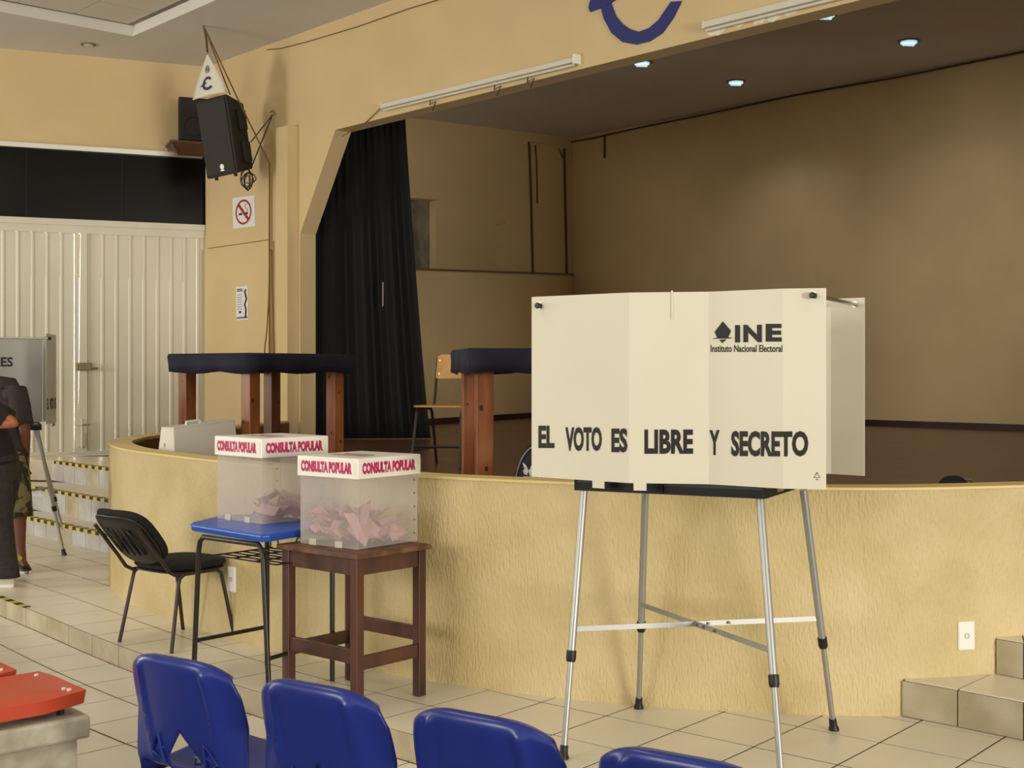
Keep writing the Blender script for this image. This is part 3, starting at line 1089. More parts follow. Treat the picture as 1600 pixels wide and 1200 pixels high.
    for p, q, sg in ((kn['fl'], kn['br'], 0), (kn['bl'], kn['fr'], 1)):
        d_ = (q - p)
        side = d_.cross(UP).normalized()
        g = G().obox(p - UP * .011 + side * (.002 + .006 * sg), d_ * .54, side * .004, UP * .022)
        g.obox(p + d_ * .46 - UP * .011 + side * (-.002 + .006 * sg), d_ * .54, side * .004, UP * .022)
        br = g.build('brace', 'aluminium', th)
        for k in (.49, .535, .62):
            m_ = p + d_ * k
            G().cyl(m_ - side * .012, m_ + side * .016, .006, 8).build('rivet', 'lock_metal', br)
    # rods that hold the two screens apart
    for px_, py_, bi in ((844, 478, 0), (1272, 462, -1)):
        s_, Y_ = px_s(px_)
        p = sheet_pt(fold, s_, zat(py_, Y_), 0)
        q = sheet_pt(back, s_, p.z, 0)
        rd = G().cyl(p, q, 0.0085, 10).build('rod', 'steel', th, smooth='auto')
        e = (p - q).normalized()
        G().tube([p, p + e * .012, p + e * .03, p + e * .036], [.011, .0125, .0125, .008], 12).build('knob', 'black_plastic', rd, smooth='auto')
        G().tube([q, q - e * .03], [.0125, .0125], 12).build('knob', 'black_plastic', rd, smooth='auto')
        G().cyl(p - e * .012, p + e * .006, .014, 12).build('sleeve', 'steel', rd)
        G().cyl(q + e * .012, q - e * .006, .014, 12).build('sleeve', 'steel', rd)
    return th


b1 = booth('voting_booth', 'large cream folding voting booth on aluminium legs before the curved stage wall', None, 'booth_plastic')
b1['label'] = 'large cream folding voting booth on splayed aluminium legs, standing against the curved stage wall'
# the far booth: the same thing, turned, partly beyond the edge of the picture
b2 = copy_tree(b1)
b2['label'] = 'far greyish voting booth on thin legs before the gate stairs, beside two standing people'
b2.rotation_euler = (0, 0, math.radians(139))
b2.location = (-4.44, 11.32, 0)
# lettering on the divider of the far booth, its end just inside the picture
for o in list(COL.objects):
    if o.parent == b2 and o.name.startswith('divider'):
        g = G()
        letters(g, 'ES', lambda a, b: BU * (.03 - .004) + BV * (.075 - .10 * a) + UP * (1.64 + .085 * b), .03)
        tx = g.build('lettering', 'print_black', o, local=True)
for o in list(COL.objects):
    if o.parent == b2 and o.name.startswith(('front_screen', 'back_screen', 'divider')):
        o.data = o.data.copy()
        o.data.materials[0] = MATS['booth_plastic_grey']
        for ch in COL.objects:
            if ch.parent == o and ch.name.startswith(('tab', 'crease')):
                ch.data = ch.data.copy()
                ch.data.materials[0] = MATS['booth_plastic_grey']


# ------------------------------------------------------------------ ballot boxes
def ballot_box(label, F0, z0, u, v, wu, wv, hb, hl, nb, seed, group):
    """F0 = plan position of the near corner; u, v = plan directions of the two visible sides"""
    F0 = V((F0[0], F0[1], z0))
    c = F0 + u * wu / 2 + v * wv / 2
    th = thing('ballot_box', label, 'ballot box', (c.x, c.y, z0))
    cor = [F0, F0 + u * wu, F0 + u * wu + v * wv, F0 + v * wv]
    e = 0.003
    for i in range(4):
        a, b = cor[i], cor[(i + 1) % 4]
        inn = (c - (a + b) / 2).normalized()
        pn = G().obox(a + UP * 0.002, b - a, inn * e, UP * hb).build('side_panel', 'box_clear', th)
        # folded seam with a row of snaps
        if i in (1, 3):
            for k in range(5):
                q = a.lerp(b, 0.06 if i == 3 else 0.94) + UP * (hb * (0.12 + 0.19 * k)) - inn * 0.001
                G().cyl(q, q - inn * 0.003, 0.005, 8).build('snap', 'lamp_ring', pn)
    G().obox(F0, u * wu, v * wv, UP * 0.003).build('bottom', 'box_clear', th)
    # lid
    o = 0.012
    L0 = F0 - u * o - v * o + UP * (hb - 0.012)
    lu, lv = u * (wu + 2 * o), v * (wv + 2 * o)
    ch = 0.016
    base = [L0, L0 + lu, L0 + lu + lv, L0 + lv]
    top = []
    for p in base:
        top.append(p + UP * hl)
    g = G()
    g.add(base + top, [(4, 5, 6, 7), (0, 1, 5, 4), (1, 2, 6, 5), (2, 3, 7, 6), (3, 0, 4, 7)])
    lid = g.build('lid', 'box_lid', th, bevel=0.006)
    for dirv, len_, start, outn in ((-u, wu, base[1], -v), (v, wv, base[0], -u)):
        W = (lu.length if dirv == -u else lv.length)
        g = G()
        letters(g, 'CONSULTA POPULAR', lambda a, b: start + dirv * (W * (0.07 + 0.84 * a)) + UP * (hl * (0.21 + 0.57 * b)) + outn * 0.0012, 0.07)
        g.build('lettering', 'print_magenta', lid)
        for q in (0.03, 0.97):
            pp = start + dirv * (W * q) + UP * hl * 0.12 + outn * 0.001
            G().obox(pp, dirv * 0.008, outn * 0.002, UP * hl * 0.7).build('corner_flap', 'box_lid', lid)
    ct = L0 + lu / 2 + lv / 2 + UP * (hl + 0.001)
    G().obox(ct - u * 0.10 - v * 0.008, u * 0.2, v * 0.016, UP * 0.001).build('slot', 'print_black', lid)
    g = G()
    letters(g, 'CONSULTA POPULAR', lambda a, b: ct - u * (-.13 + .26 * a) + v * (-.09 + .05 * b), 0.05)
    g.build('lettering', 'print_magenta', lid)
    # strips of tape at the foot
    for a, outn, k in ((F0 + u * 0.10, -v, 0), (F0 + u * 0.28, -v, 1)):
        G().obox(a + outn * 0.003 + UP * 0.0, u * 0.05, outn * 0.001, UP * 0.03).build('tape_strip', 'tape_clear', th)
    # folded ballots lying inside
    r = random.Random(seed)
    for k in range(nb):
        lvl = k / nb
        cu = r.uniform(.09, .91)
        cv = r.uniform(.09, .91)
        hh = 0.02 + (0.125 if nb > 20 else 0.06) * lvl * (1 - 1.2 * (cu - .5) ** 2 * 2)
        a_, b_ = r.uniform(.055, .085), r.uniform(.06, .09)
        fold = r.uniform(.012, .05)
        M = Matrix.Rotation(r.uniform(0, 6.28), 3, 'Z') @ Matrix.Rotation(r.uniform(-.75, .75), 3, 'X') @ Matrix.Rotation(r.uniform(-.6, .6), 3, 'Y')
        pts = [[V((-a_, -b_, 0)), V((-a_ * .35, -b_, fold)), V((a_ * .3, -b_, fold * .35)), V((a_, -b_, fold * .9))],
               [V((-a_, b_, .006)), V((-a_ * .35, b_ * .9, fold * 1.15)), V((a_ * .3, b_, fold * .2)), V((a_, b_ * .95, fold * .7))]]
        pts = [[M @ p for p in rw] for rw in pts]
        m = max(abs(p.x) for rw in pts for p in rw), max(abs(p.y) for rw in pts for p in rw)
        lo = min(p.z for rw in pts for p in rw)
        pos = F0 + u * (wu * cu) + v * (wv * cv) + UP * max(hh, 0.006 - lo)
        ctr = V((0, 0, 0))
        world = []
        for rw in pts:
            row = []
            for p in rw:
                q = pos + p
                # keep the sheet between the walls
                du = min(max((q - F0).dot(u), .008), wu - .008)
                dv = min(max((q - F0).dot(v), .008), wv - .008)
                row.append(F0 + u * du + v * dv + UP * (max(q.z, z0 + .005) - z0))
            world.append(row)
        o_ = G().grid(world).build('ballot_paper', 'ballot_tan' if k % 9 == 4 else 'ballot_pink', solid=0.0012)
        tag(o_, group[0] if k % 9 != 4 else group[1], 'ballot', group[2])
    return th


bu, bv = V((-0.79, 0.613, 0)), V((0.613, 0.79, 0))
TZ = 0.747
ballot_box('ballot box with a pile of pink ballots, on the brown wooden table', (-.736, 6.10), TZ + .001, bu, bv, .395, .425, .350, .098, 58, 5,
           ('folded pink ballot heaped in the box on the wooden table', 'folded tan ballot among pink ones in the box on the wooden table', 'ballots in the box on the wooden table'))
DT = 0.808
ballot_box('ballot box with only a few pink ballots, on the blue school desk', (-1.292, 6.60), DT + .001, V((-.714, .70, 0)), V((.70, .714, 0)), .41, .41, .356, .10, 15, 11,
           ('folded pink ballot in the box on the blue desk', 'folded tan ballot in the box on the blue desk', 'ballots in the box on the blue desk'))

# ------------------------------------------------------------------ brown wooden table
su, sv = V((-.757, .653, 0)), V((.653, .757, 0))
Fc = V((-.722, 5.94, 0))
th = thing('wooden_table', 'small worn dark brown wooden table under a ballot box', 'table', Fc + su * .29 + sv * .25)
G().obox(Fc + UP * (TZ - .025), su * .585, sv * .50, UP * .025).build('tabletop', 'worn_top', th, bevel=0.005)
lg = 0.048
for a, b in ((.02, .02), (.585 - .02 - lg, .02), (.02, .5 - .02 - lg), (.585 - .02 - lg, .5 - .02 - lg)):
    G().obox(Fc + su * a + sv * b, su * lg, sv * lg, UP * (TZ - .025)).build('leg', 'dark_wood', th, bevel=0.004)
for b in (.028, .5 - .028 - .02):
    G().obox(Fc + su * (.02 + lg) + sv * b + UP * (TZ - .105), su * (.585 - .04 - 2 * lg), sv * .02, UP * .08).build('apron', 'dark_wood', th)
    G().obox(Fc + su * (.02 + lg) + sv * (b) + UP * (.225 if b < .1 else .27), su * (.585 - .04 - 2 * lg), sv * .022, UP * .07).build('stretcher', 'dark_wood', th, bevel=.003)
for a in (.028, .585 - .028 - .02):
    G().obox(Fc + su * a + sv * (.02 + lg) + UP * (TZ - .105), sv * (.5 - .04 - 2 * lg), su * .02, UP * .08).build('apron', 'dark_wood', th)
    G().obox(Fc + su * a + sv * (.02 + lg) + UP * .195, sv * (.5 - .04 - 2 * lg), su * .022, UP * .065).build('stretcher', 'dark_wood', th, bevel=.003)

# ------------------------------------------------------------------ blue school desk
du, dv = V((.76, -.65, 0)), V((.65, .76, 0))
DF = V((-1.643, 6.60, 0))
th = thing('school_desk', 'blue-topped school desk on black tube legs under a ballot box', 'desk', DF + du * .33 + dv * .23)
tp_ = [V((-1.675, 6.66, 0)), V((-1.215, 6.205, 0)), V((-1.175, 6.225, 0)), V((-1.115, 6.33, 0)), V((-.93, 6.62, 0)), V((-1.05, 6.80, 0)), V((-1.40, 7.13, 0)), V((-1.60, 7.06, 0)), V((-1.68, 6.72, 0))]
mid = sum(tp_, V((0, 0, 0))) / len(tp_)
G().frustum([mid + (p - mid) * .97 + UP * (DT - .04) for p in tp_], [p + UP * (DT - .008) for p in tp_]).build('desktop', 'desk_blue', th, bevel=.006)
G().frustum([p + UP * (DT - .008) for p in tp_], [mid + (p - mid) * .975 + UP * DT for p in tp_]).build('desktop_surface', 'desk_blue', th)


def u_frame(a, b, top, splay, r=0.0125):
    e = (b - a).normalized()
    ai, bi = a + e * splay, b - e * splay
    pts = [a, ai.lerp(a, .05) + UP * (top - .07), ai + e * .008 + UP * (top - .025), ai + e * .035 + UP * top,
           bi - e * .035 + UP * top, bi - e * .008 + UP * (top - .025), bi.lerp(b, .05) + UP * (top - .07), b]
    return pts


fl, fr = DF, DF + du * .616
bl2, br2 = DF + dv * .478 + du * .0, DF + dv * .478 + du * .53
G().tube(u_frame(fl, fr, DT - .055, .05), .0135, 10).build('leg_frame', 'black_metal', th, smooth='auto')
G().tube(u_frame(bl2, br2, DT - .055, .0), .0135, 10).build('leg_frame', 'black_metal', th, smooth='auto')
for a, b in ((fl, bl2), (fr, br2)):
    G().tube([a + UP * .21 + du * (.006), b + UP * .21], .011, 8).build('foot_bar', 'black_metal', th, smooth='auto')
rk = G()
zr = DT - .15
for k in range(7):
    q = .04 + .06 * k
    rk.tube([DF + du * .12 + dv * q + UP * zr, DF + du * .62 + dv * q + UP * zr], .004, 6)
for a in (.12, .28, .45, .62):
    rk.tube([DF + du * a + dv * .04 + UP * zr, DF + du * a + dv * .42 + UP * zr], .004, 6)
for a, q in ((.16, .4), (.34, .42), (.5, .42), (.6, .3)):
    c = DF + du * a + dv * q + UP * zr
    rk.tube([c + du * (.035 * math.cos(k * math.pi / 8)) + UP * (.075 * math.sin(k * math.pi / 8)) for k in range(9)], .004, 6)
rk.build('wire_rack', 'black_metal', th)

# ------------------------------------------------------------------ black visitor chair
cr, cf = V((.79, -.613, 0)), V((.613, .79, 0))     # across, forward
C0 = V((-2.32, 7.565, 0))                            # rear left foot
W_, L_ = .49, .46
th = thing('visitor_chair', 'black upholstered visitor chair on dark tube legs beside the blue desk', 'chair', C0 + cr * W_ / 2 + cf * L_ / 2)
SH = .44
for k in (0, 1):
    a = C0 + cr * (W_ * k)
    b = a + cf * L_
    e = cf
    inw = cr * (.03 if k == 0 else -.03)
    ai, bi = a + e * .07 + inw, b - e * .07 + inw
    pts = [a, ai + UP * (SH - .07), ai + e * .012 + UP * (SH - .03), ai + e * .045 + UP * (SH - .01), bi - e * .045 + UP * (SH - .01), bi - e * .012 + UP * (SH - .03), bi + UP * (SH - .07), b]
    G().tube(pts, .0115, 10).build('leg_frame', 'brown_metal', th, smooth='auto')
cc = C0 + cr * W_ / 2 + cf * (L_ / 2 + .02)
G().tube([cc - cr * .2 + cf * .12 + UP * (SH - .012), cc + cr * .2 + cf * .12 + UP * (SH - .012)], .01, 8).build('cross_bar', 'brown_metal', th)
G().tube([cc - cr * .2 - cf * .12 + UP * (SH - .012), cc + cr * .2 - cf * .12 + UP * (SH - .012)], .01, 8).build('cross_bar', 'brown_metal', th)


def cushion(name, ctr, ax, ay, az, w, l, t, m, p=3.2, dome=.35, parent=None, bow=0.0):
    """rounded upholstered pad: superellipse outline, domed both ways"""
    n = 28
    rings = []
    for sc_, hz_ in ((0.0, -1), (.7, -1), (.94, -.8), (1.0, -.2), (1.0, .2), (.95, .75), (.8, 1.0), (.5, 1 + dome * .8), (0.0, 1 + dome)):
        row = []
        for k in range(n + 1):
            an = 2 * math.pi * k / n
            cx = math.copysign(abs(math.cos(an)) ** (2 / p), math.cos(an))
            cy = math.copysign(abs(math.sin(an)) ** (2 / p), math.sin(an))
            row.append(ctr + ax * (w / 2 * sc_ * cx) + ay * (l / 2 * sc_ * cy) + az * (t / 2 * hz_ + bow * (sc_ * cx) ** 2))
        rings.append(row)
    return G().grid(rings).build(name, m, parent, smooth=True)


seat = cushion('seat', cc + UP * (SH + .03), cr, cf, UP, .475, .46, .05, 'black_fabric', parent=th)
cushion('seat_shell', cc + UP * (SH - .001), cr, cf, -UP, .46, .44, .02, 'black_plastic', parent=th, dome=.2)
lean = V((-.80 * cf.x, -.80 * cf.y, 1)).normalized()
bn = cr.cross(lean).normalized()         # out of the back's front or rear
if bn.dot(cf) < 0:
    bn = -bn
bc = C0 + cr * W_ / 2 - cf * .12 + UP * (SH + .205)
bk = cushion('backrest', bc + bn * .018, cr, lean, bn, .47, .40, .05, 'black_fabric', parent=th, bow=.035)
shell = cushion('back_shell', bc - bn * .012, cr, lean, -bn, .44, .375, .02, 'black_plastic', parent=th, dome=.1, bow=-.03)
for k, hgt in ((-.11, .11), (-.055, .12), (0, .125), (.055, .12), (.11, .11)):
    G().tube([bc + cr * k - bn * .022 - lean * hgt * .9, bc + cr * k - bn * .028, bc + cr * k * .9 - bn * .022 + lean * hgt * .8], .006, 6).build('shell_rib', 'black_plastic', shell, smooth=True)
for k in (-1, 1):
    x_ = cr * (.205 * k)
    pts = [cc + x_ - cf * .02 + UP * (SH - .012), cc + x_ - cf * .19 + UP * (SH - .012), cc + x_ - cf * .235 + UP * (SH + .012), bc + x_ - lean * .15 - bn * .012, bc + x_ + lean * .10 - bn * .014]
    G().tube(pts, .011, 10).build('back_tube', 'brown_metal', th, smooth='auto')


# ------------------------------------------------------------------ blue plastic shell chairs (seen from behind)
def shell_chair(label, group):
    th = thing('shell_chair', label, 'chair', (0, 0, 0), 0, group)
    prof = [(.225, .405), (.222, .43), (.20, .445), (.12, .44), (.0, .425), (-.10, .42), (-.155, .435), (-.19, .47), (-.21, .53), (-.228, .60), (-.244, .67), (-.258, .73), (-.268, .765), (-.276, .80), (-.27, .82), (-.245, .822)]
    hw = [.21, .235, .25, .255, .255, .253, .252, .252, .252, .252, .25, .246, .24, .234, .226, .216]
    fine = catmull([V((y, z, h)) for (y, z), h in zip(prof, hw)], 4)
    nu = 41
    s_h = .35                                              # columns that border the hole
    rows_, hole = [], []
    for i, q in enumerate(fine):
        y, z, h = q
        t = i / (len(fine) - 1)
        # half width of the hole, in column units: narrow at its top
        if z < .60 and y < -.12 and t > .35:
            wh = min(s_h, max(.012, (.585 - z) * 3.4))
            inh = .445 < z < .585
        else:
            wh = min(s_h, .012 + max(0.0, z - .60) * 5) if (t > .45 and z > .5) else s_h
            inh = False
        hole.append(inh)
        row = []
        for k in range(nu):
            s = -1 + 2 * k / (nu - 1)
            a = abs(s)
            a = a / s_h * wh if a <= s_h else wh + (a - s_h) / (1 - s_h) * (1 - wh)
            s = math.copysign(a, s)
            yy, zz, hh = y, z, h
            if t > .42:                                   # the back wraps forward at its sides, top corners are round
                wrap = min(1, (t - .42) / .2)
                yy += wrap * (.06 * a ** 3)
                tt = max(0, (t - .62) / .38)
                zz -= tt * .05 * a ** 4
                hh *= 1 - .10 * tt ** 3 * a
                # moulded ribs
                yy -= .015 * wrap * math.exp(-((a - .62) / .045) ** 2) * max(0, 1 - max(0, (t - .84) / .05))
            else:                                         # the seat dishes up at the sides and rolls down at the rim
                zz += .022 * a ** 2 * (1 - .4 * t) - .05 * max(0, (a - .9) / .1) ** 2
            row.append(V((s * hh, yy, zz)))
        rows_.append(row)
    g = G()
    n = nu
    vs = [p for r in rows_ for p in r]
    fs = []
    for i in range(len(rows_) - 1):
        for k in range(n - 1):
            sc_ = -1 + 2 * (k + .5) / (n - 1)
            if hole[i] and hole[i + 1] and abs(sc_) < s_h:
                continue
            fs.append((i * n + k, i * n + k + 1, (i + 1) * n + k + 1, (i + 1) * n + k))
    g.add(vs, fs)
    sh = g.build('shell', 'blue_plastic', th, smooth=True, solid=.007, local=True)
    # triangular stiffening ribs beside the hole
    for sgn in (-1, 1):
        a, b, c = V((sgn * .105, -.222, .56)), V((sgn * .15, -.205, .50)), V((sgn * .095, -.205, .47))
        G().tube([a, b, c], .006, 6, closed=True).build('rib', 'blue_plastic', sh, local=True)
        G().tube([V((sgn * .09, -.213, .52)), V((sgn * .16, -.19, .49))], .005, 6).build('rib', 'blue_plastic', sh, local=True)
    for x_, y_ in ((-.1, .13), (.1, .13), (-.1, -.06), (.1, -.06)):
        G().cyl((x_, y_, .43), (x_, y_, .4475), .011, 10).build('rivet', 'steel', sh, local=True)
    # steel tube frame
    for sgn in (-1, 1):
        x_ = .17 * sgn
        G().tube([(x_ * 1.15, .22, 0), (x_, .17, .38), (x_, .14, .405), (x_, -.12, .40), (x_, -.15, .375), (x_ * 1.15, -.25, 0)], .0125, 10).build('leg_frame', 'black_metal', th, smooth='auto', local=True)
    G().tube([(-.17, .1, .405), (.17, .1, .405)], .011, 8).build('cross_bar', 'black_metal', th, local=True)
    G().tube([(-.17, -.08, .40), (.17, -.08, .40)], .011, 8).build('cross_bar', 'black_metal', th, local=True)
    return th


CH = [((-.92, 4.215), 'blue plastic shell chair at the row end beside the concrete bench'),
      ((-.435, 3.88), 'second blue shell chair from the concrete bench, with a dark scuff on its back'),
      ((.045, 3.555), 'third blue shell chair from the concrete bench, before a foot of the voting booth'),
      ((.53, 3.20), 'fourth blue shell chair from the concrete bench, only its top rim in view')]
first = None
for (x_, y_), lb in CH:
    o = shell_chair(lb, 'row of blue shell chairs') if first is None else copy_tree(first)
    first = first or o
    o.location = (x_, y_, LOW)
    o.rotation_euler = (0, 0, math.radians(-33.8))
    o['label'] = lb

# ------------------------------------------------------------------ concrete bench with red seats
Cb = V((-1.555, 4.73, 0))
bz = .33
th = thing('concrete_bench', 'weathered grey concrete bench carrying the red seats', 'bench', Cb - N * .5 - D * 1.2 + UP * LOW)
G().obox(Cb + UP * (bz - .085), N * -1.2, D * -2.6, UP * .085).build('slab', 'concrete', th, bevel=.012)
G().obox(Cb - N * .035 - D * .035 + UP * LOW, N * -1.1, D * -2.5, UP * (bz - .085 - LOW)).build('plinth', 'concrete', th, bevel=.01)


def red_seat(T, label):
    """T: plan position of the near right corner; seat runs along -N (left) and -D (away)"""
    th = thing('bench_seat', label, 'seat', (T.x, T.y, bz), 0, None)
    WL, DL = .46, .44
    rows_ = []
    nn = 18
    for i in range(nn + 1):
        a = i / nn
        row = []
        for k in range(nn + 1):
            b = k / nn
            e = min(a, 1 - a, b, 1 - b)
            z = bz + .092 - .016 * math.exp(-(b / .14) ** 2) * min(1, a * 3) - .008 * math.exp(-((1 - b) / .2) ** 2)
            # rounded outline
            x1, y1 = a * WL, b * DL
            row.append(V((T.x, T.y, z)) - N * x1 - D * y1)
        rows_.append(row)
    g = G().grid(rows_)
    # skirt
    rim = [rows_[i][0] for i in range(nn + 1)] + [rows_[nn][k] for k in range(1, nn + 1)] + [rows_[i][nn] for i in range(nn - 1, -1, -1)] + [rows_[0][k] for k in range(nn - 1, 0, -1)]
    mid = sum(rim, V((0, 0, 0))) / len(rim)
    low = []
    for j, p in enumerate(rim):
        q = p.lerp(V((mid.x, mid.y, p.z)), .03)
        low.append(V((q.x, q.y, p.z - (.05 if j <= nn else .03))))
    rr_ = [rim + [rim[0]], low + [low[0]]]
    g.grid(rr_)
    sh = g.build('seat_shell', 'red_plastic', th, smooth='auto', bevel=.006)
    for a, b in ((.1, .1), (.12, .16), (.1, .8), (.9, .1), (.9, .8)):
        p = V((T.x, T.y, 0)) - N * (a * WL) - D * (b * DL)
        i, k = int(a * nn), int(b * nn)
        zz = rows_[i][k].z
        G().cyl(p + UP * (zz - .005), p + UP * (zz + .006), .009, 10).build('bolt_head', 'plate_white', sh)
    for a, b in ((.15, .15), (.15, .85), (.85, .15), (.85, .85)):
        p = V((T.x, T.y, 0)) - N * (a * WL) - D * (b * DL)
        G().cyl(p + UP * bz, p + UP * (bz + .08), .014, 10).build('mount_bolt', 'black_metal', th)
    return th


T0 = Cb - N * .0 - D * .03
red_seat(V((-1.575, 4.735, 0)), 'red plastic seat on the end of the concrete bench, with white bolt heads')
red_seat(V((-1.575, 4.735, 0)) - D * .49 - N * .07, 'red plastic seat further along the concrete bench, behind the end seat')

# ------------------------------------------------------------------ on the stage: tables, chair, case, bags, curtain
def post_table(label, Fp, u, v, lu, lv, zt, group, legs=(1, 1, 1, 1)):
    th = thing('post_table', label, 'table', (Fp.x + (u.x * lu + v.x * lv) / 2, Fp.y + (u.y * lu + v.y * lv) / 2, STAGE), 0, group)
    pst = .10
    for i, (a, b) in enumerate(((0, 0), (lu, 0), (0, lv), (lu, lv))):
        p = Fp + u * (a - pst / 2) + v * (b - pst / 2) + UP * STAGE
        l = G().obox(p, u * pst, v * pst, UP * (zt - .03 - STAGE)).build('leg', 'pine' if i != 3 else 'pine_dark', th, bevel=.005)
        rr2 = random.Random(i + 5)
        for k in range(4):
            face, o_ = ((u, -v), (v, -u))[k % 2]
            q = p + face * (pst * rr2.uniform(.25, .75)) + UP * ((.15 + .2 * k) + rr2.uniform(-.08, .08)) + o_ * .0005
            kr = rr2.uniform(.005, .012)
            G().add([q + face * (kr * math.cos(t * math.pi / 4)) + UP * (kr * 1.6 * math.sin(t * math.pi / 4)) for t in range(8)], [tuple(range(8))]).build('knot', 'knot', l)
    G().obox(Fp - u * .07 - v * .07 + UP * (zt - .03), u * (lu + .14), v * (lv + .14), UP * .025).build('tabletop', 'pine', th)
    # cloth: flat over the top, short skirt with a few folds
    a0, b0 = .10, .10
    cor = [Fp - u * a0 - v * b0, Fp + u * (lu + a0) - v * b0, Fp + u * (lu + a0) + v * (lv + b0), Fp - u * a0 + v * (lv + b0)]
    per, outs = [], []
    for i in range(4):
        A_, B_ = cor[i], cor[(i + 1) % 4]
        d_ = (B_ - A_)
        out = V((d_.y, -d_.x, 0)).normalized()
        if out.dot(A_ - (cor[0] + cor[2]) / 2) < 0:
            out = -out
        for k in range(12):
            per.append(A_ + d_ * (k / 12))
            outs.append(out)
    m_ = len(per)
    top = [p + UP * zt for p in per]
    r1 = [per[i] + outs[i] * .012 + UP * (zt - .02) for i in range(m_)]
    r2 = [per[i] + outs[i] * (.014 + .012 * math.sin(i * 1.7)) + UP * (zt - .08) for i in range(m_)]
    r3 = [per[i] + outs[i] * (.012 + .016 * math.sin(i * 1.7 + .4)) + UP * (zt - .145 + .01 * math.sin(i * .9)) for i in range(m_)]
    g = G()
    g.add(top, [tuple(range(m_))])
    g.grid([top + [top[0]], r1 + [r1[0]], r2 + [r2[0]], r3 + [r3[0]]])
    cl = g.build('tablecloth', 'navy_cloth', None, smooth='auto', solid=.004, tri=True)
    return th, cl


Tz = STAGE + .893
ta, ca = post_table('high post table with a navy cloth, behind the white case at the stage end', V((-1.94, 9.5, 0)), V((.61, .79, 0)), V((-.79, .61, 0)), .87, .74, Tz, None)
tag(ca, 'navy blue cloth over the high table behind the white case', 'tablecloth')
tb_, cb_ = post_table('high post table with a navy cloth, standing half behind the big voting booth', V((-.165, 7.55, 0)), V((.985, .17, 0)), V((-.17, .985, 0)), .87, .60, Tz, None)
tag(cb_, 'navy blue cloth over the high table half hidden by the big booth', 'tablecloth')

# school chair
sf, sr = V((-.33, -.944, 0)), V((.944, -.33, 0))
A0 = V((-.775, 10.08, STAGE))
th = thing('school_chair', 'plywood school chair on a black tube frame, beside the black curtain', 'chair', A0 + sr * .2 - sf * .22)
SZ = .475
seat_c = A0 + sr * .20 - sf * .20
G().frustum([seat_c + sr * x_ + sf * y_ + UP * SZ for x_, y_ in ((-.21, .18), (-.18, .21), (.18, .21), (.21, .18), (.19, -.2), (-.19, -.2))],
            [seat_c + sr * x_ + sf * y_ + UP * (SZ + .016) for x_, y_ in ((-.21, .18), (-.18, .21), (.18, .21), (.21, .18), (.19, -.2), (-.19, -.2))]).build('seat', 'ply', th, bevel=.005)
for k in (-1, 1):
    x_ = sr * (.19 * k)
    fo = seat_c + x_ * 1.08 + sf * .24
    ba = seat_c + x_ * 1.05 - sf * .27
    G().tube([fo, seat_c + x_ + sf * .16 + UP * (SZ - .05), seat_c + x_ + sf * .13 + UP * (SZ - .014), seat_c + x_ - sf * .12 + UP * (SZ - .014), seat_c + x_ - sf * .15 + UP * (SZ - .05), ba], .0125, 8).build('leg_frame', 'black_metal', th, smooth='auto')
    G().tube([seat_c + x_ - sf * .10 + UP * (SZ - .014), seat_c + x_ - sf * .19 + UP * (SZ + .01), seat_c + x_ - sf * .22 + UP * (SZ + .12), seat_c + x_ - sf * .27 + UP * (SZ + .40)], .0115, 8).build('back_tube', 'black_metal', th, smooth='auto')
    G().tube([seat_c + x_ * 1.05 + sf * .215 + UP * .14, seat_c + x_ * 1.03 - sf * .235 + UP * .14], .010, 8).build('stretcher', 'black_metal', th)
G().tube([seat_c - sr * .2 + sf * .21 + UP * .17, seat_c + sr * .2 + sf * .21 + UP * .17], .010, 8).build('stretcher', 'black_metal', th)
bt = seat_c - sf * .25 + UP * (SZ + .235)
bl3 = V((-sf.x * .18, -sf.y * .18, 1)).normalized()
bb = G()
out_ = [(-.19, 0), (-.175, -.012), (.175, -.012), (.19, 0), (.185, .17), (.16, .19), (-.16, .19), (-.185, .17)]
bb.prism([bt + sr * x_ + bl3 * y_ + sf * .012 for x_, y_ in out_], sf * .014)
br_o = bb.build('backrest', 'ply', th, bevel=.004)
for x_, y_ in ((-.16, .03), (-.16, .14), (.16, .03), (.16, .14)):
    q = bt + sr * x_ + bl3 * y_ + sf * .026
    G().cyl(q, q + sf * .004, .008, 8).build('rivet', 'steel', br_o)

# white carrying case behind the parapet
wl0, wr0 = V((-2.365, 9.02, 0)), V((-2.02, 9.40, 0))
cd = (wr0 - wl0).normalized()
cn = V((-cd.y, cd.x, 0))
wl0, wr0 = V((-2.385, 9.02, 0)), V((-2.385, 9.02, 0)) + cd * .52
th = thing('carrying_case', 'white plastic carrying case with a handle, behind the curved stage wall', 'case', (wl0 + wr0) / 2 + UP * STAGE)
zl_, zr_ = 1.192, 1.236
dep = .16
bot = [wl0 - cd * .02 - cn * .05, wr0 + cd * .02 - cn * .05, wr0 + cd * .02 + cn * (dep + .05), wl0 - cd * .02 + cn * (dep + .05)]
top = [wl0 + UP * zl_, wr0 + UP * zr_, wr0 + cn * dep + UP * zr_, wl0 + cn * dep + UP * zl_]
cb0 = G().frustum([V((p.x, p.y, STAGE + .002)) for p in bot], top).build('shell', 'case_white', th, bevel=.006)
m0, m1 = top[0].lerp(top[3], .5), top[1].lerp(top[2], .5)
G().frustum([p - UP * .004 for p in top], [p + UP * .01 for p in top]).build('lid_rim', 'case_white', th, bevel=.004)
hp = [m0.lerp(m1, .3) + UP * .008, m0.lerp(m1, .3) + UP * .03, m0.lerp(m1, .52) + UP * .03, m0.lerp(m1, .52) + UP * .008]
G().tube(hp, .011, 8).build('handle', 'case_white', th)
q = bot[0].lerp(bot[3], .5)
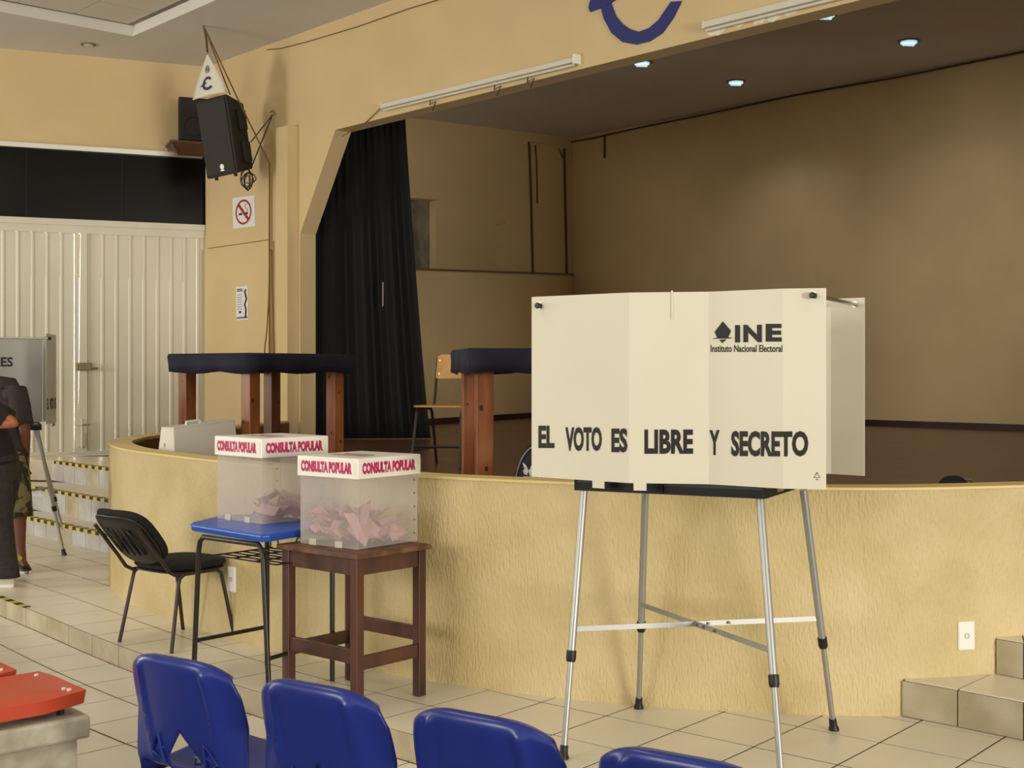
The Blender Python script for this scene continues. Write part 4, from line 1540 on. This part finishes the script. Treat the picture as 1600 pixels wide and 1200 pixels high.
G().obox(wl0 - cd * .012 + cn * .1 + UP * (zl_ - .13), cn * .02, cd * -.006, UP * .03).build('latch', 'plate_white', th)


# backpack and another dark bag behind the parapet
def dome(name, ctr, rx, ry, rz, m, parent, p=2.6):
    rows_ = []
    for i in range(11):
        la = i / 10 * math.pi / 2
        row = []
        for k in range(25):
            an = 2 * math.pi * k / 24
            c_, s_ = math.cos(an), math.sin(an)
            cx = math.copysign(abs(c_) ** (2 / p), c_)
            cy = math.copysign(abs(s_) ** (2 / p), s_)
            r_ = math.cos(la) ** (2 / 3.0)
            row.append(ctr + V((rx * r_ * cx, ry * r_ * cy, rz * math.sin(la) ** .9)))
        rows_.append(row)
    return G().grid(rows_).build(name, m, parent, smooth=True)


bpc = V((.245, 7.35, STAGE))
th = thing('backpack', 'black backpack with grey piping and white print, behind the booth on the stage', 'backpack', bpc)
dome('body', bpc, .245, .12, .375, 'backpack_black', th)
fpk = dome('front_pocket', bpc + V((.02, -.09, 0)), .20, .07, .30, 'backpack_black', th)


def arch(cx, y, rx, rz, r_):
    pts = []
    for k in range(25):
        an = math.pi * k / 24
        c_, s_ = math.cos(an), math.sin(an)
        pts.append(V((cx - rx * math.copysign(abs(c_) ** .65, c_), y, STAGE + rz * abs(s_) ** .7)))
    return G().tube(pts, r_, 6)


arch(bpc.x, bpc.y - .06, .228, .352, .004).build('piping', 'piping_grey', th)
arch(bpc.x + .02, bpc.y - .13, .195, .28, .004).build('piping', 'piping_grey', fpk)
yf = bpc.y - .163


def fp(px, py):
    return at(px, py, yf)


g = G()
letters(g, 'DIPRODUC', lambda a, b: fp(818 + 44 * a, 749.5 - 5.5 * b), 0.03)
for w_ in ([(816, 722), (822, 727), (826, 736), (823, 742), (819, 741), (817, 735), (820, 733), (818, 728)], [(826, 736), (832, 724), (840, 720), (838, 732), (832, 737), (836, 742), (828, 744)]):
    g.add([fp(x_, y_) for x_, y_ in w_], [tuple(range(len(w_)))])
g.build('print', 'plate_white', fpk)
for x_ in (876, 884):
    G().tube([at(x_, 740, yf - .01), at(x_ + 3, 760, yf - .01)], .003, 5).build('strap_piping', 'piping_grey', fpk)
bpc = V((2.43, 7.05, STAGE))
th = thing('dark_bag', 'small rounded dark bag showing over the stage wall, right of the booth', 'bag', bpc)
dome('body', bpc, .10, .08, .185, 'backpack_black', th)
G().tube([bpc + V((.05, -.02, .165)), bpc + V((.09, -.02, .165)), bpc + V((.12, 0, .12))], .006, 6).build('strap', 'recess_grey', th)

# black curtain: pleated, wider at the foot
th = thing('stage_curtain', 'tall black pleated curtain hanging at the left side of the stage', 'curtain', (-1.5, 14.0, STAGE))
ca0, ca1 = V((-2.20, 14.20, 0)), V((-.92, 14.32, 0))
ct0, ct1 = V((-2.18, 14.24, 0)), V((-1.205, 14.27, 0))
cdir = (ca1 - ca0).normalized()
cnr = V((cdir.y, -cdir.x, 0))
rows_ = []
for i in range(15):
    h = i / 14
    row = []
    for k in range(181):
        s = k / 180
        p = (ca0 + (ca1 - ca0) * s).lerp(ct0 + (ct1 - ct0) * s, h ** .8)
        ph = s * 2 * math.pi * 13 + .9 * math.sin(s * 9) + .25 * math.sin(h * 4 + s * 20)
        amp = .045 * (1 - .35 * h) * (.6 + .4 * math.sin(s * 23 + 1))
        row.append(V((p.x, p.y, STAGE + .012 + 3.75 * h)) + cnr * (amp * math.sin(ph)) + cdir * (.012 * math.sin(2 * ph)))
    rows_.append(row)
G().grid(rows_).build('cloth', 'curtain_black', th, smooth=True, solid=.006)
G().tube([ct0 - cdir * .2 + UP * 4.62, ct1 + cdir * .3 + UP * 4.62], .02, 8).build('rail', 'black_metal', th)
p = at(597, 460, 14.05)
G().prism([p + V((0, 0, .14)), p + V((.018, 0, .13)), p + V((.016, 0, -.12)), p + V((.0, 0, -.14))], V((0, .006, 0))).build('tear_patch', 'lamp_ring', th)

# ------------------------------------------------------------------ loudspeakers, pennant, ropes
def spk(ctr, w, h, d, yaw, pitch, roll):
    """axes of a cabinet: right, up, front"""
    R = Matrix.Rotation(yaw, 3, 'Z') @ Matrix.Rotation(pitch, 3, 'X') @ Matrix.Rotation(roll, 3, 'Y')
    return R @ V((1, 0, 0)), R @ V((0, 0, 1)), R @ V((0, -1, 0))


sc = at(338, 214, 13.95)
X_, Z_, Y_ = spk(sc, 0, 0, 0, math.radians(-30), math.radians(7), math.radians(-5))
w_, h_, d_ = .46, .86, .37
th = thing('hanging_loudspeaker', 'large black loudspeaker hung by ropes in the hall corner', 'loudspeaker', sc - UP * .42)


def sp(x, z, y):
    return sc + X_ * x + Z_ * z + Y_ * y


fr_ = [sp(-w_ / 2, -h_ / 2, 0), sp(w_ / 2, -h_ / 2, 0), sp(w_ / 2, h_ / 2, 0), sp(-w_ / 2, h_ / 2, 0)]
bk_ = [sp(-w_ * .3, -h_ * .42, -d_), sp(w_ * .3, -h_ * .42, -d_), sp(w_ * .3, h_ * .42, -d_), sp(-w_ * .3, h_ * .42, -d_)]
G().frustum(bk_, fr_).build('cabinet', 'speaker_black', th, bevel=.02)
G().obox(sp(-w_ / 2 + .03, -h_ / 2 + .03, 0), X_ * (w_ - .06), Z_ * (h_ - .06), Y_ * .012).build('grille', 'grille_black', th, bevel=.006)
for r_, zc in ((.15, -.14),):
    G().tube([sp(r_ * math.cos(k * math.pi / 12), zc + r_ * math.sin(k * math.pi / 12), .0095) for k in range(24)], .004, 5, closed=True).build('driver_ring', 'speaker_black', th)
bdg = G().cyl(sp(.03, -h_ / 2 + .10, .012), sp(.03, -h_ / 2 + .10, .016), .028, 20).build('badge', 'silver', th)
G().tube([sp(.03 + .018 * math.cos(k * math.pi / 6), -h_ / 2 + .10 + .018 * math.sin(k * math.pi / 6), .017) for k in range(12)], .003, 5, closed=True).build('badge_ring', 'grey_print', bdg)
G().obox(sp(.005, -h_ / 2 + .055, .012), X_ * .05, Z_ * .012, Y_ * .003).build('badge_bar', 'silver', bdg)
for a, z0 in ((.0, .05), (.0, -.3)):
    G().obox(sp(w_ / 2 - .05, z0, -.28), X_ * .045, Z_ * .22, Y_ * .12).build('side_handle', 'speaker_black', th, bevel=.01)
for x in (-.14, .14):
    G().cyl(sp(x, -h_ / 2 - .02, -.06), sp(x, -h_ / 2 + .01, -.06), .02, 10).build('foot', 'speaker_black', th)

# pennant over the speaker
ap = at(324, 83, 13.9)
bl_p, br_p = sp(-w_ / 2 + .004, h_ / 2 + .012, .03), sp(w_ / 2 - .0, h_ / 2 + .012, .03)
th = thing('pennant', 'white triangular pennant with purple emblem above the hanging loudspeaker', 'pennant', (bl_p + br_p) / 2)
rows_ = []
for i in range(13):
    k = i / 12
    wd = math.sin(k * math.pi / 2) ** 1.15
    row = []
    for j in range(9):
        s = j / 8 - .5
        c = (bl_p + br_p) / 2
        p = ap.lerp(c, k) + (br_p - bl_p) * (s * wd) + Y_ * (.03 * math.sin(s * 4 + k * 2) * k)
        row.append(p)
    rows_.append(row)
cl = G().grid(rows_).build('cloth', 'pennant_white', th, smooth=True, solid=.003)


def pen(s, k, off=.006):
    i, j = min(int(k * 12), 11), min(int((s + .5) * 8), 7)
    a, b = k * 12 - i, (s + .5) * 8 - j
    p = rows_[i][j].lerp(rows_[i][j + 1], b).lerp(rows_[i + 1][j].lerp(rows_[i + 1][j + 1], b), a)
    return p + Y_ * off


eo, ei = [], []
for k in range(17):
    an = math.radians(40 + 280 * k / 16)
    eo.append((.20 * math.cos(an), .16 * math.sin(an)))
    ei.append((.12 * math.cos(an), .095 * math.sin(an)))
g = G()
ring = [pen(x + .04, .71 - y) for x, y in eo] + [pen(x + .04, .71 - y) for x, y in ei[::-1]]
n_ = len(eo)
g.add(ring, [(k, k + 1, 2 * n_ - 2 - k, 2 * n_ - 1 - k) for k in range(n_ - 1)])
g.add([pen(-.26, .76), pen(-.08, .66), pen(.02, .70), pen(-.1, .75)], [(0, 1, 2, 3)])
g.build('emblem', 'purple_print', cl)
g = G()
for rr_ in (.10, .055):
    g.tube([pen(.03 + rr_ * 1.25 * math.cos(k * math.pi / 8), .38 + rr_ * .85 * math.sin(k * math.pi / 8)) for k in range(16)], .004, 4, closed=True)
g.tube([pen(-.04, .34), pen(.03, .40), pen(.1, .36)], .004, 4)
g.build('seal', 'grey_print', cl)
G().tube([pen(-.49, .985), pen(0, .985), pen(.49, .985)], .008, 6).build('hem_rod', 'pennant_white', th)
G().tube([ap + V((.016 * math.cos(k * math.pi / 5), -.004, .016 * math.sin(k * math.pi / 5))) for k in range(10)], .004, 5, closed=True).build('eyelet', 'steel', th)

# rope from the ceiling hook
hk = gz(318, 40, CEIL - .002)
tk, qk = pw(438)
pin = P(tk, zat(257, qk.y), -.14)
rp = G().tube([hk, hk.lerp(ap, .5) + V((.01, 0, 0)), ap + UP * .01], .012, 6)
rope = tag(rp.build('hanging_rope', 'rope', smooth=True), 'dark rope from the ceiling hook holding the pennant and loudspeaker', 'rope')
G().tube([hk, sp(w_ / 2 - .05, h_ / 2, -.12)], .008, 6).build('stay', 'rope', rope)
G().tube([hk, hk.lerp(pin, .5) - UP * .02, pin], .009, 6).build('diagonal_line', 'rope', rope)
pts = [pin] + [P(tk + .004 * math.sin(y), zat(y, qk.y), -.14) for y in range(290, 700, 40)]
G().tube(pts, .008, 6).build('drop_line', 'rope', rope)
pts = [P(tk + t_, zat(y, qk.y), -.145) for t_, y in ((.06, 393), (.02, 394), (.01, 420), (-.01, 470), (-.05, 520), (-.09, 545), (-.07, 570), (0, 585), (.08, 570), (.11, 545), (.09, 500), (.065, 450), (.06, 393))]
G().tube(catmull(pts, 5), .007, 6).build('slack_loop', 'rope', rope)
# anchor line and cable bundle behind the speaker
hook = P(pw(432)[0], zat(180, pw(432)[1].y), -.05)
low = at(394, 258, 14.15)
ln = tag(G().tube([hook, low], .008, 6).build('anchor_line', 'cable'), 'thin line from the wall hook down to the back of the loudspeaker', 'rope')
G().tube([hook, at(392, 222, 14.3)], .007, 6).build('second_line', 'cable', ln)
G().tube([hook + V((-.03, 0, .02)), hook + V((0, 0, .05)), hook + V((.02, 0, 0))], .012, 6).build('hook', 'lock_metal', ln)
pts = []
for k in range(70):
    an = k * .55
    pts.append(at(387, 281, 14.1) + V((.05 * math.cos(an) * (1 + .45 * math.sin(k * .31)) + .015 * math.sin(k * .17), .03 * math.sin(k * .7), .085 * math.sin(an) * (1 + .3 * math.cos(k * .23)) - .02 * math.sin(k * .4))))
tag(G().tube(catmull(pts, 2), .0055, 5).build('cable_coil', 'black_plastic', smooth=True), 'black cable coiled up below the hanging loudspeaker', 'cable')

# second speaker on a shelf on the gate wall
tsh, qsh = gw(290)
zsh = zat(233, qsh.y)
sh0 = qsh + UP * zsh
th = thing('wall_shelf', 'small brown wooden shelf on the yellow wall above the glazing', 'shelf', sh0)
G().frustum([sh0 - GD * .20 + UP * -.09, sh0 + GD * .28 + UP * -.09, sh0 + GD * .28 - GN * .1 + UP * -.09, sh0 - GD * .1 - GN * .1 + UP * -.09],
            [sh0 - GD * .22, sh0 + GD * .3, sh0 + GD * .3 - GN * .42, sh0 - GD * .22 - GN * .42]).build('bracket', 'shelf_wood', th)
G().obox(sh0 - GD * .24 - GN * .45, GD * .56, GN * .45, UP * .025).build('board', 'shelf_wood', th, bevel=.004)
th = thing('shelf_loudspeaker', 'smaller black loudspeaker standing on the wall shelf', 'loudspeaker', sh0 + UP * .026)
s0 = sh0 + UP * .027 - GN * .40
G().frustum([s0 - GD * .14, s0 + GD * .20, s0 + GD * .16 + GN * .32, s0 - GD * .10 + GN * .32],
            [s0 - GD * .14 + UP * .52, s0 + GD * .20 + UP * .52, s0 + GD * .16 + GN * .32 + UP * .52, s0 - GD * .10 + GN * .32 + UP * .52]).build('cabinet', 'speaker_black', th, bevel=.02)
G().obox(s0 - GD * .12 + UP * .02 - GN * .01, GD * .30, GN * .012, UP * .48).build('grille', 'grille_black', th)
G().tube([s0 + GD * .03 - GN * .012 + GD * (.11 * math.cos(k * math.pi / 12)) + UP * (.17 + .11 * math.sin(k * math.pi / 12)) for k in range(24)], .006, 5, closed=True).build('driver_ring', 'speaker_black', th)

# ------------------------------------------------------------------ signs on the wall block
def blk(px, py, off):
    t, q = pw(px)
    return P(t, zat(py, q.y), off)


th = thing('no_smoking_sign', 'white no-smoking sign with red ring on the yellow wall', 'sign', blk(388, 357, -.055))
so = -.052
a, b, c, e = blk(371, 358, so), blk(405.5, 354, so), blk(404, 306, so), blk(370, 310, so)
G().prism([a, b, c, e], N * -.006).build('board', 'sign_white', th)
ctr = (a + b + c + e) / 4 - N * .008
ru = (b - a) * .36
rv = UP * ((e - a).length * .40)
g = G()
oo = [ctr + ru * math.cos(k * math.pi / 20) + rv * math.sin(k * math.pi / 20) for k in range(40)]
ii = [ctr + ru * .84 * math.cos(k * math.pi / 20) + rv * .84 * math.sin(k * math.pi / 20) for k in range(40)]
g.add(oo + ii, [(k, (k + 1) % 40, 40 + (k + 1) % 40, 40 + k) for k in range(40)])
dg = (-ru * .66 + rv * .66)
pp = (ru * .09 + rv * .09)
g.add([ctr + dg - pp, ctr + dg + pp, ctr - dg + pp, ctr - dg - pp], [(0, 1, 2, 3)])
g.build('red_ring', 'sign_red', th)
c2 = ctr + N * .001
g = G()
g.add([c2 - ru * .6 - rv * .22, c2 - ru * .15 - rv * .22, c2 - ru * .15 - rv * .05, c2 - ru * .6 - rv * .05], [(0, 1, 2, 3)])
g.add([c2 + ru * .1 - rv * .22, c2 + ru * .55 - rv * .22, c2 + ru * .55 - rv * .05, c2 + ru * .1 - rv * .05], [(0, 1, 2, 3)])
g.tube([c2 + ru * .5 - rv * .05, c2 + ru * .5 + rv * .2, c2 + ru * .25 + rv * .3, c2 + ru * .2 + rv * .55, c2 + ru * .45 + rv * .6], .004, 4)
g.build('cigarette_mark', 'print_black', th)

th = thing('paper_notice', 'small white printed notice taped to the yellow wall', 'notice', blk(388, 500, -.075))
so = -.073
a, b, c, e = blk(378, 501, so), blk(397, 499.5, so), blk(396, 447, so), blk(377.5, 448.5, so)
G().prism([a, b, c, e], N * -.002).build('sheet', 'sign_white', th)


def nt_(x, y):
    return a.lerp(b, x).lerp(e.lerp(c, x), y) - N * .004


g = G()
for y0, x0, x1, hh in ((.9, .1, .55, .03), (.85, .1, .6, .03)):
    g.add([nt_(x0, y0), nt_(x1, y0), nt_(x1, y0 + hh), nt_(x0, y0 + hh)], [(0, 1, 2, 3)])
g.tube([nt_(.78, .05), nt_(.85, .3), nt_(.75, .45), nt_(.9, .62), nt_(.78, .82), nt_(.86, .9)], .012, 5)
g.add([nt_(.25, .2), nt_(.42, .2), nt_(.42, .27), nt_(.25, .27)], [(0, 1, 2, 3)])
g.build('print', 'print_black', th)
g = G()
for k in range(7):
    y0 = .32 + k * .07
    g.add([nt_(.1, y0), nt_(.5, y0), nt_(.5, y0 + .018), nt_(.1, y0 + .018)], [(0, 1, 2, 3)])
g.add([nt_(.05, .04), nt_(.95, .04), nt_(.95, .10), nt_(.05, .10)], [(0, 1, 2, 3)])
g.build('small_print', 'grey_print', th)


# ------------------------------------------------------------------ wall plates on the curved stage wall
def on_wall(px):
    best = None
    for a, b in zip(OUT, OUT[1:]):
        dd = b - a
        try:
            t, x, y = hit(px, a, dd)
        except ZeroDivisionError:
            continue
        if 0 <= t <= 1 and y > 0 and (best is None or y < best[0].y):
            tt = dd.normalized()
            best = (V((x, y, 0)), tt, V((tt.y, -tt.x, 0)))
    return best


for px, py, w2, h2, lb in ((1509, 993, .088, .135, 'white blank wall plate low on the stage wall, left of the tiled steps'),
                           (363, 905, .085, .15, 'pale socket plate low on the stage wall behind the black chair')):
    p, t_, n_ = on_wall(px)
    if n_.y > 0:
        n_ = -n_
    z = zat(py, p.y)
    th = thing('wall_plate', lb, 'wall plate', p + UP * (z - h2 / 2))
    o = G().obox(p + UP * (z - h2 / 2) - t_ * w2 / 2 - n_ * .004, t_ * w2, n_ * .014, UP * h2).build('plate', 'plate_white', th, bevel=.008)
    G().tube([p + UP * z + n_ * .011 + t_ * (.011 * math.cos(k * math.pi / 6)) + UP * (.011 * math.sin(k * math.pi / 6)) for k in range(12)], .0015, 4, closed=True).build('centre_ring', 'grey_print', th)

# ------------------------------------------------------------------ two people at the far booth
def chain(*ids):
    return list(zip(ids, ids[1:]))


def loft(g, pts, radii, side, n=20):
    """tube of elliptic section: radii (across side, other way)"""
    pts = [V(p) for p in pts]
    rows_ = []
    for i, p in enumerate(pts):
        t = (pts[min(i + 1, len(pts) - 1)] - pts[max(i - 1, 0)]).normalized()
        x = (V(side) - t * V(side).dot(t)).normalized()
        y = t.cross(x)
        rows_.append([p + x * (radii[i][0] * math.cos(2 * math.pi * k / n)) + y * (radii[i][1] * math.sin(2 * math.pi * k / n)) for k in range(n + 1)])
    # close both ends softly
    rows_ = [[pts[0]] * (n + 1)] + rows_ + [[pts[-1]] * (n + 1)]
    return g.grid(rows_)


def shoe(name, heel, toe, m, parent, w=.05, h=.10, sole=None):
    heel, toe = V(heel), V(toe)
    d_ = V((toe.x - heel.x, toe.y - heel.y, 0))
    ln_ = d_.length
    d_.normalize()
    sd = V((-d_.y, d_.x, 0))
    base = V((heel.x, heel.y, 0)) - d_ * .045
    L = ln_ + .09
    prof = [(0, .55, .85), (.06, .8, 1.0), (.25, .85, 1.05), (.42, .88, .9), (.6, 1.0, .68), (.8, 1.0, .55), (.94, .75, .45), (1.0, .35, .3)]
    rows_ = []
    for f, wf, hf in prof:
        c = base + d_ * (L * f)
        rows_.append([c + sd * (w * wf * a) + UP * (.002 + h * hf * b) for a, b in ((-1, 0), (-1.02, .3), (-.85, .7), (-.4, .98), (0, 1), (.4, .98), (.85, .7), (1.02, .3), (1, 0), (-1, 0))])
    rows_ = [[sum(rows_[0], V((0, 0, 0))) / 10] * 10] + rows_ + [[sum(rows_[-1], V((0, 0, 0))) / 10] * 10]
    o = G().grid(rows_).build(name, m, parent, smooth='auto')
    if sole:
        out = [base + d_ * (L * f) + sd * (w * wf * 1.06) for f, wf, _ in prof] + [base + d_ * (L * f) - sd * (w * wf * 1.06) for f, wf, _ in prof[::-1]]
        G().prism([V((p.x, p.y, .001)) for p in out], UP * .022).build('sole', sole, o, tri=True)
    return o


def build_person(label, J, cloths, hair, skin_m, hands):
    """J: joint name -> (xyz, radius); one continuous body grown on the skeleton, clothes over it"""
    loc = (J['heel_l'][0][0] + J['heel_r'][0][0]) / 2, (J['heel_l'][0][1] + J['heel_r'][0][1]) / 2, 0.0
    th = thing('person', label, 'person', loc)
    order = ['pelvis', 'waist', 'chest', 'neck', 'jaw', 'head', 'crown', 'sho_l', 'elb_l', 'wri_l', 'sho_r', 'elb_r', 'wri_r',
             'hip_l', 'kne_l', 'ank_l', 'hip_r', 'kne_r', 'ank_r', 'heel_l', 'toe_l', 'heel_r', 'toe_r']
    ix = {k: i for i, k in enumerate(order)}
    E = []
    for c in (('pelvis', 'waist', 'chest', 'neck', 'jaw', 'head', 'crown'), ('chest', 'sho_l', 'elb_l', 'wri_l'), ('chest', 'sho_r', 'elb_r', 'wri_r'),
              ('pelvis', 'hip_l', 'kne_l', 'ank_l', 'toe_l'), ('pelvis', 'hip_r', 'kne_r', 'ank_r', 'toe_r'), ('ank_l', 'heel_l'), ('ank_r', 'heel_r')):
        E += chain(*[ix[k] for k in c])
    pts = [J[k] for k in order]
    # palms and five separate fingers, grown in the same surface
    for side in ('l', 'r'):
        w = V(J['wri_' + side][0])
        fw = (w - V(J['elb_' + side][0])).normalized()
        across = V(hands[side]).normalized()
        i0 = ix['wri_' + side]
        pts.append((w + fw * .045, (.034, .02)))
        palm = len(pts) - 1
        E.append((i0, palm))
        for k, (off, ln_) in enumerate(((-.033, .062), (-.011, .074), (.011, .07), (.033, .055))):
            b0 = w + fw * .085 + across * off
            curl = fw.cross(across).normalized()
            b1 = b0 + fw * ln_ * .55 + curl * .012
            b2 = b1 + fw * ln_ * .35 + curl * .028
            pts += [(b0, .011), (b1, .0095), (b2, .0075)]
            n0 = len(pts) - 3
            E += [(palm, n0), (n0, n0 + 1), (n0 + 1, n0 + 2)]
        t0 = w + fw * .04 - across * .045
        pts += [(t0, .012), (t0 + fw * .04 - across * .012, .0095)]
        E += [(palm, len(pts) - 2), (len(pts) - 2, len(pts) - 1)]
    skin('body', pts, E, skin_m, th)
    # face: nose, ears
    hd, cr_ = V(J['head'][0]), V(J['crown'][0])
    jv = lambda k: V(J[k][0])
    side = (jv('sho_r') - jv('sho_l'))
    side.z = 0
    side.normalize()
    sm, tm_, short, shm, sol = cloths
    g = G()
    ch, wa, pe, ne = jv('chest'), jv('waist'), jv('pelvis'), jv('neck')
    loft(g, [pe.lerp(wa, -.25), pe.lerp(wa, .3), wa, wa.lerp(ch, .5), ch, ch.lerp(ne, .45), ch.lerp(ne, .78), ch.lerp(ne, .95)],
         [(.185, .14), (.18, .138), (.17, .13), (.185, .135), (.205, .135), (.20, .115), (.12, .09), (.075, .075)], side, 24)
    for sd in ('l', 'r'):
        a, b = jv('sho_' + sd), jv('elb_' + sd)
        inn = a.lerp(ch, .35)
        loft(g, [inn, a, a.lerp(b, .3), a.lerp(b, .6), a.lerp(b, .8)], [(.10, .10), (.092, .092), (.085, .085), (.08, .08), (.078, .078)], side.cross(b - a), 16)
    g.build('shirt', sm, th, smooth=True)
    g = G()
    end = .62 if short else 1.0
    loft(g, [pe.lerp(wa, .35), pe, (jv('hip_l') + jv('hip_r')) / 2, (jv('hip_l') + jv('hip_r')) / 2 - UP * .08], [(.17, .13), (.185, .145), (.185, .14), (.15, .11)], side, 24)
    for sd in ('l', 'r'):
        h_, k_, a_ = jv('hip_' + sd), jv('kne_' + sd), jv('ank_' + sd)
        if short:
            loft(g, [h_ + UP * .05, h_, h_.lerp(k_, .5), k_, k_.lerp(a_, .18)], [(.11, .13), (.115, .13), (.11, .115), (.10, .105), (.105, .11)], side, 18)
        else:
            loft(g, [h_ + UP * .05, h_, h_.lerp(k_, .5), k_, k_.lerp(a_, .5), a_ - UP * .0, a_ - UP * .03], [(.11, .13), (.115, .13), (.105, .11), (.088, .09), (.082, .085), (.085, .09), (.087, .095)], side, 18)
    g.build('trousers', tm_, th, smooth=True)
    for sd in ('l', 'r'):
        shoe('shoe', J['heel_' + sd][0], J['toe_' + sd][0], shm, th, .05, .105, sol)
    return th


def face_and_hair(th, head, fwd, hair_m, skin_m, r=.095):
    fwd = V(fwd).normalized()
    side = fwd.cross(UP).normalized()
    head = V(head)
    rows_ = []
    for i in range(9):
        la = math.radians(-25 + 115 * i / 8)
        rows_.append([head + UP * .02 - fwd * .018 + (fwd * math.cos(a_) + side * math.sin(a_)) * (r * 1.12 * math.cos(la)) + UP * (r * 1.25 * math.sin(la))
                      for a_ in [math.radians(35 + 290 * k / 18) for k in range(19)]])
    G().grid(rows_).build('hair', hair_m, th, smooth=True, solid=.012)
    G().tube([head + fwd * r * .9 + UP * .02, head + fwd * (r * 1.2) - UP * .03, head + fwd * (r * .95) - UP * .035], [.008, .014, .01], 8).build('nose', skin_m, th, smooth=True)
    for k in (-1, 1):
        e = head + side * (r * 1.0 * k)
        G().tube([e + UP * .03, e + side * .012 * k - fwd * .01 + UP * .01, e - UP * .03], [.01, .014, .009], 8).build('ear', skin_m, th, smooth=True)
        q = head + fwd * (r * .86) + side * (.034 * k) + UP * .012
        G().cyl(q, q + fwd * .008, .011, 10).build('eye', 'print_black', th)
    q = head + fwd * r * .88 - UP * .062
    G().tube([q - side * .024, q + fwd * .006, q + side * .024], .006, 6).build('mouth', 'sign_red', th)


# person A: near, in profile facing left, arm bent, dark grey jeans and white shoes
Ya = 9.62
JA = {'pelvis': (V((-3.86, Ya, .93)), .10), 'waist': (V((-3.91, Ya, 1.10)), .095), 'chest': (V((-4.0, Ya, 1.32)), .10),
      'neck': (V((-4.11, Ya, 1.47)), .06), 'jaw': (V((-4.18, Ya, 1.54)), .07), 'head': (V((-4.20, Ya, 1.60)), .095), 'crown': (V((-4.19, Ya, 1.68)), .075),
      'sho_l': (V((-3.97, Ya - .19, 1.39)), .06), 'elb_l': (V((-3.625, Ya - .24, 1.21)), .05), 'wri_l': (V((-3.95, Ya - .26, 1.235)), .036),
      'sho_r': (V((-4.04, Ya + .19, 1.38)), .065), 'elb_r': (V((-3.95, Ya + .25, 1.12)), .046), 'wri_r': (V((-4.2, Ya + .2, 1.16)), .033),
      'hip_l': (V((-3.85, Ya - .10, .86)), .095), 'kne_l': (V((-3.80, Ya - .11, .48)), .065), 'ank_l': (V((-3.75, Ya - .12, .10)), .036),
      'hip_r': (V((-3.85, Ya + .10, .86)), .095), 'kne_r': (V((-3.90, Ya + .12, .48)), .065), 'ank_r': (V((-3.92, Ya + .13, .10)), .036),
      'heel_l': (V((-3.735, Ya - .12, .045)), .02), 'toe_l': (V((-3.96, Ya - .13, .04)), .02),
      'heel_r': (V((-3.905, Ya + .13, .045)), .02), 'toe_r': (V((-4.13, Ya + .14, .04)), .02)}
pa = build_person('person in black shirt, dark grey jeans and white shoes, seen in profile with bent arm', JA,
                  ('shirt_black', 'jeans_grey', False, 'shoe_white', 'plate_white'), None, 'skin_light',
                  {'l': (0, 0.3, 1), 'r': (0, -.3, 1)})
face_and_hair(pa, JA['head'][0], (-1, 0, -.1), 'hair_black', 'skin_light')
# shoulder bag at person A's side
bgx = V((-3.90, Ya - .27, .84))
th = thing('shoulder_bag', 'dark navy shoulder bag hanging at the hip of the person in jeans', 'bag', bgx)
G().box(bgx + UP * .05, (.20, .09, .24)).build('pouch', 'bag_navy', th, bevel=.03)
G().tube([bgx + V((.07, -.03, .16)), bgx + V((.02, -.05, .35)), bgx + V((-.06, -.02, .52))], .011, 6).build('strap', 'piping_grey', th)

# person B: behind, leaning towards the booth, dark shirt, camouflage shorts, black trainers
Yb = 10.35
JB = {'pelvis': (V((-4.10, Yb, .93)), .10), 'waist': (V((-4.13, Yb + .03, 1.10)), .095), 'chest': (V((-4.19, Yb + .10, 1.36)), .10),
      'neck': (V((-4.30, Yb + .16, 1.53)), .065), 'jaw': (V((-4.36, Yb + .2, 1.59)), .07), 'head': (V((-4.38, Yb + .22, 1.65)), .095), 'crown': (V((-4.38, Yb + .22, 1.73)), .075),
      'sho_r': (V((-4.015, Yb + .04, 1.41)), .068), 'elb_r': (V((-3.92, Yb - .04, 1.10)), .046), 'wri_r': (V((-3.955, Yb + .05, .89)), .034),
      'sho_l': (V((-4.38, Yb + .06, 1.43)), .068), 'elb_l': (V((-4.5, Yb + .12, 1.14)), .046), 'wri_l': (V((-4.5, Yb + .35, 1.12)), .034),
      'hip_r': (V((-4.03, Yb, .86)), .10), 'kne_r': (V((-3.96, Yb - .06, .50)), .062), 'ank_r': (V((-3.935, Yb - .10, .11)), .036),
      'hip_l': (V((-4.18, Yb, .86)), .10), 'kne_l': (V((-4.22, Yb + .0, .50)), .062), 'ank_l': (V((-4.25, Yb + .05, .11)), .036),
      'heel_r': (V((-3.945, Yb - .06, .05)), .02), 'toe_r': (V((-3.85, Yb - .22, .042)), .02),
      'heel_l': (V((-4.25, Yb + .1, .05)), .02), 'toe_l': (V((-4.3, Yb - .1, .042)), .02)}
pb = build_person('person in dark grey T-shirt, camouflage shorts and black trainers, arm hanging down', JB,
                  ('shirt_grey', 'camo', True, 'shoe_black', 'plate_white'), None, 'skin_dark',
                  {'l': (1, 0, 0), 'r': (.3, 1, 0)})
face_and_hair(pb, JB['head'][0], (-.5, .8, -.1), 'hair_black', 'skin_dark')
q = V((-3.915, Yb - .175, .115))
G().cyl(q, q + V((.004, -.008, 0)), .02, 14).build('shoe_badge', 'yellow_print', pb)
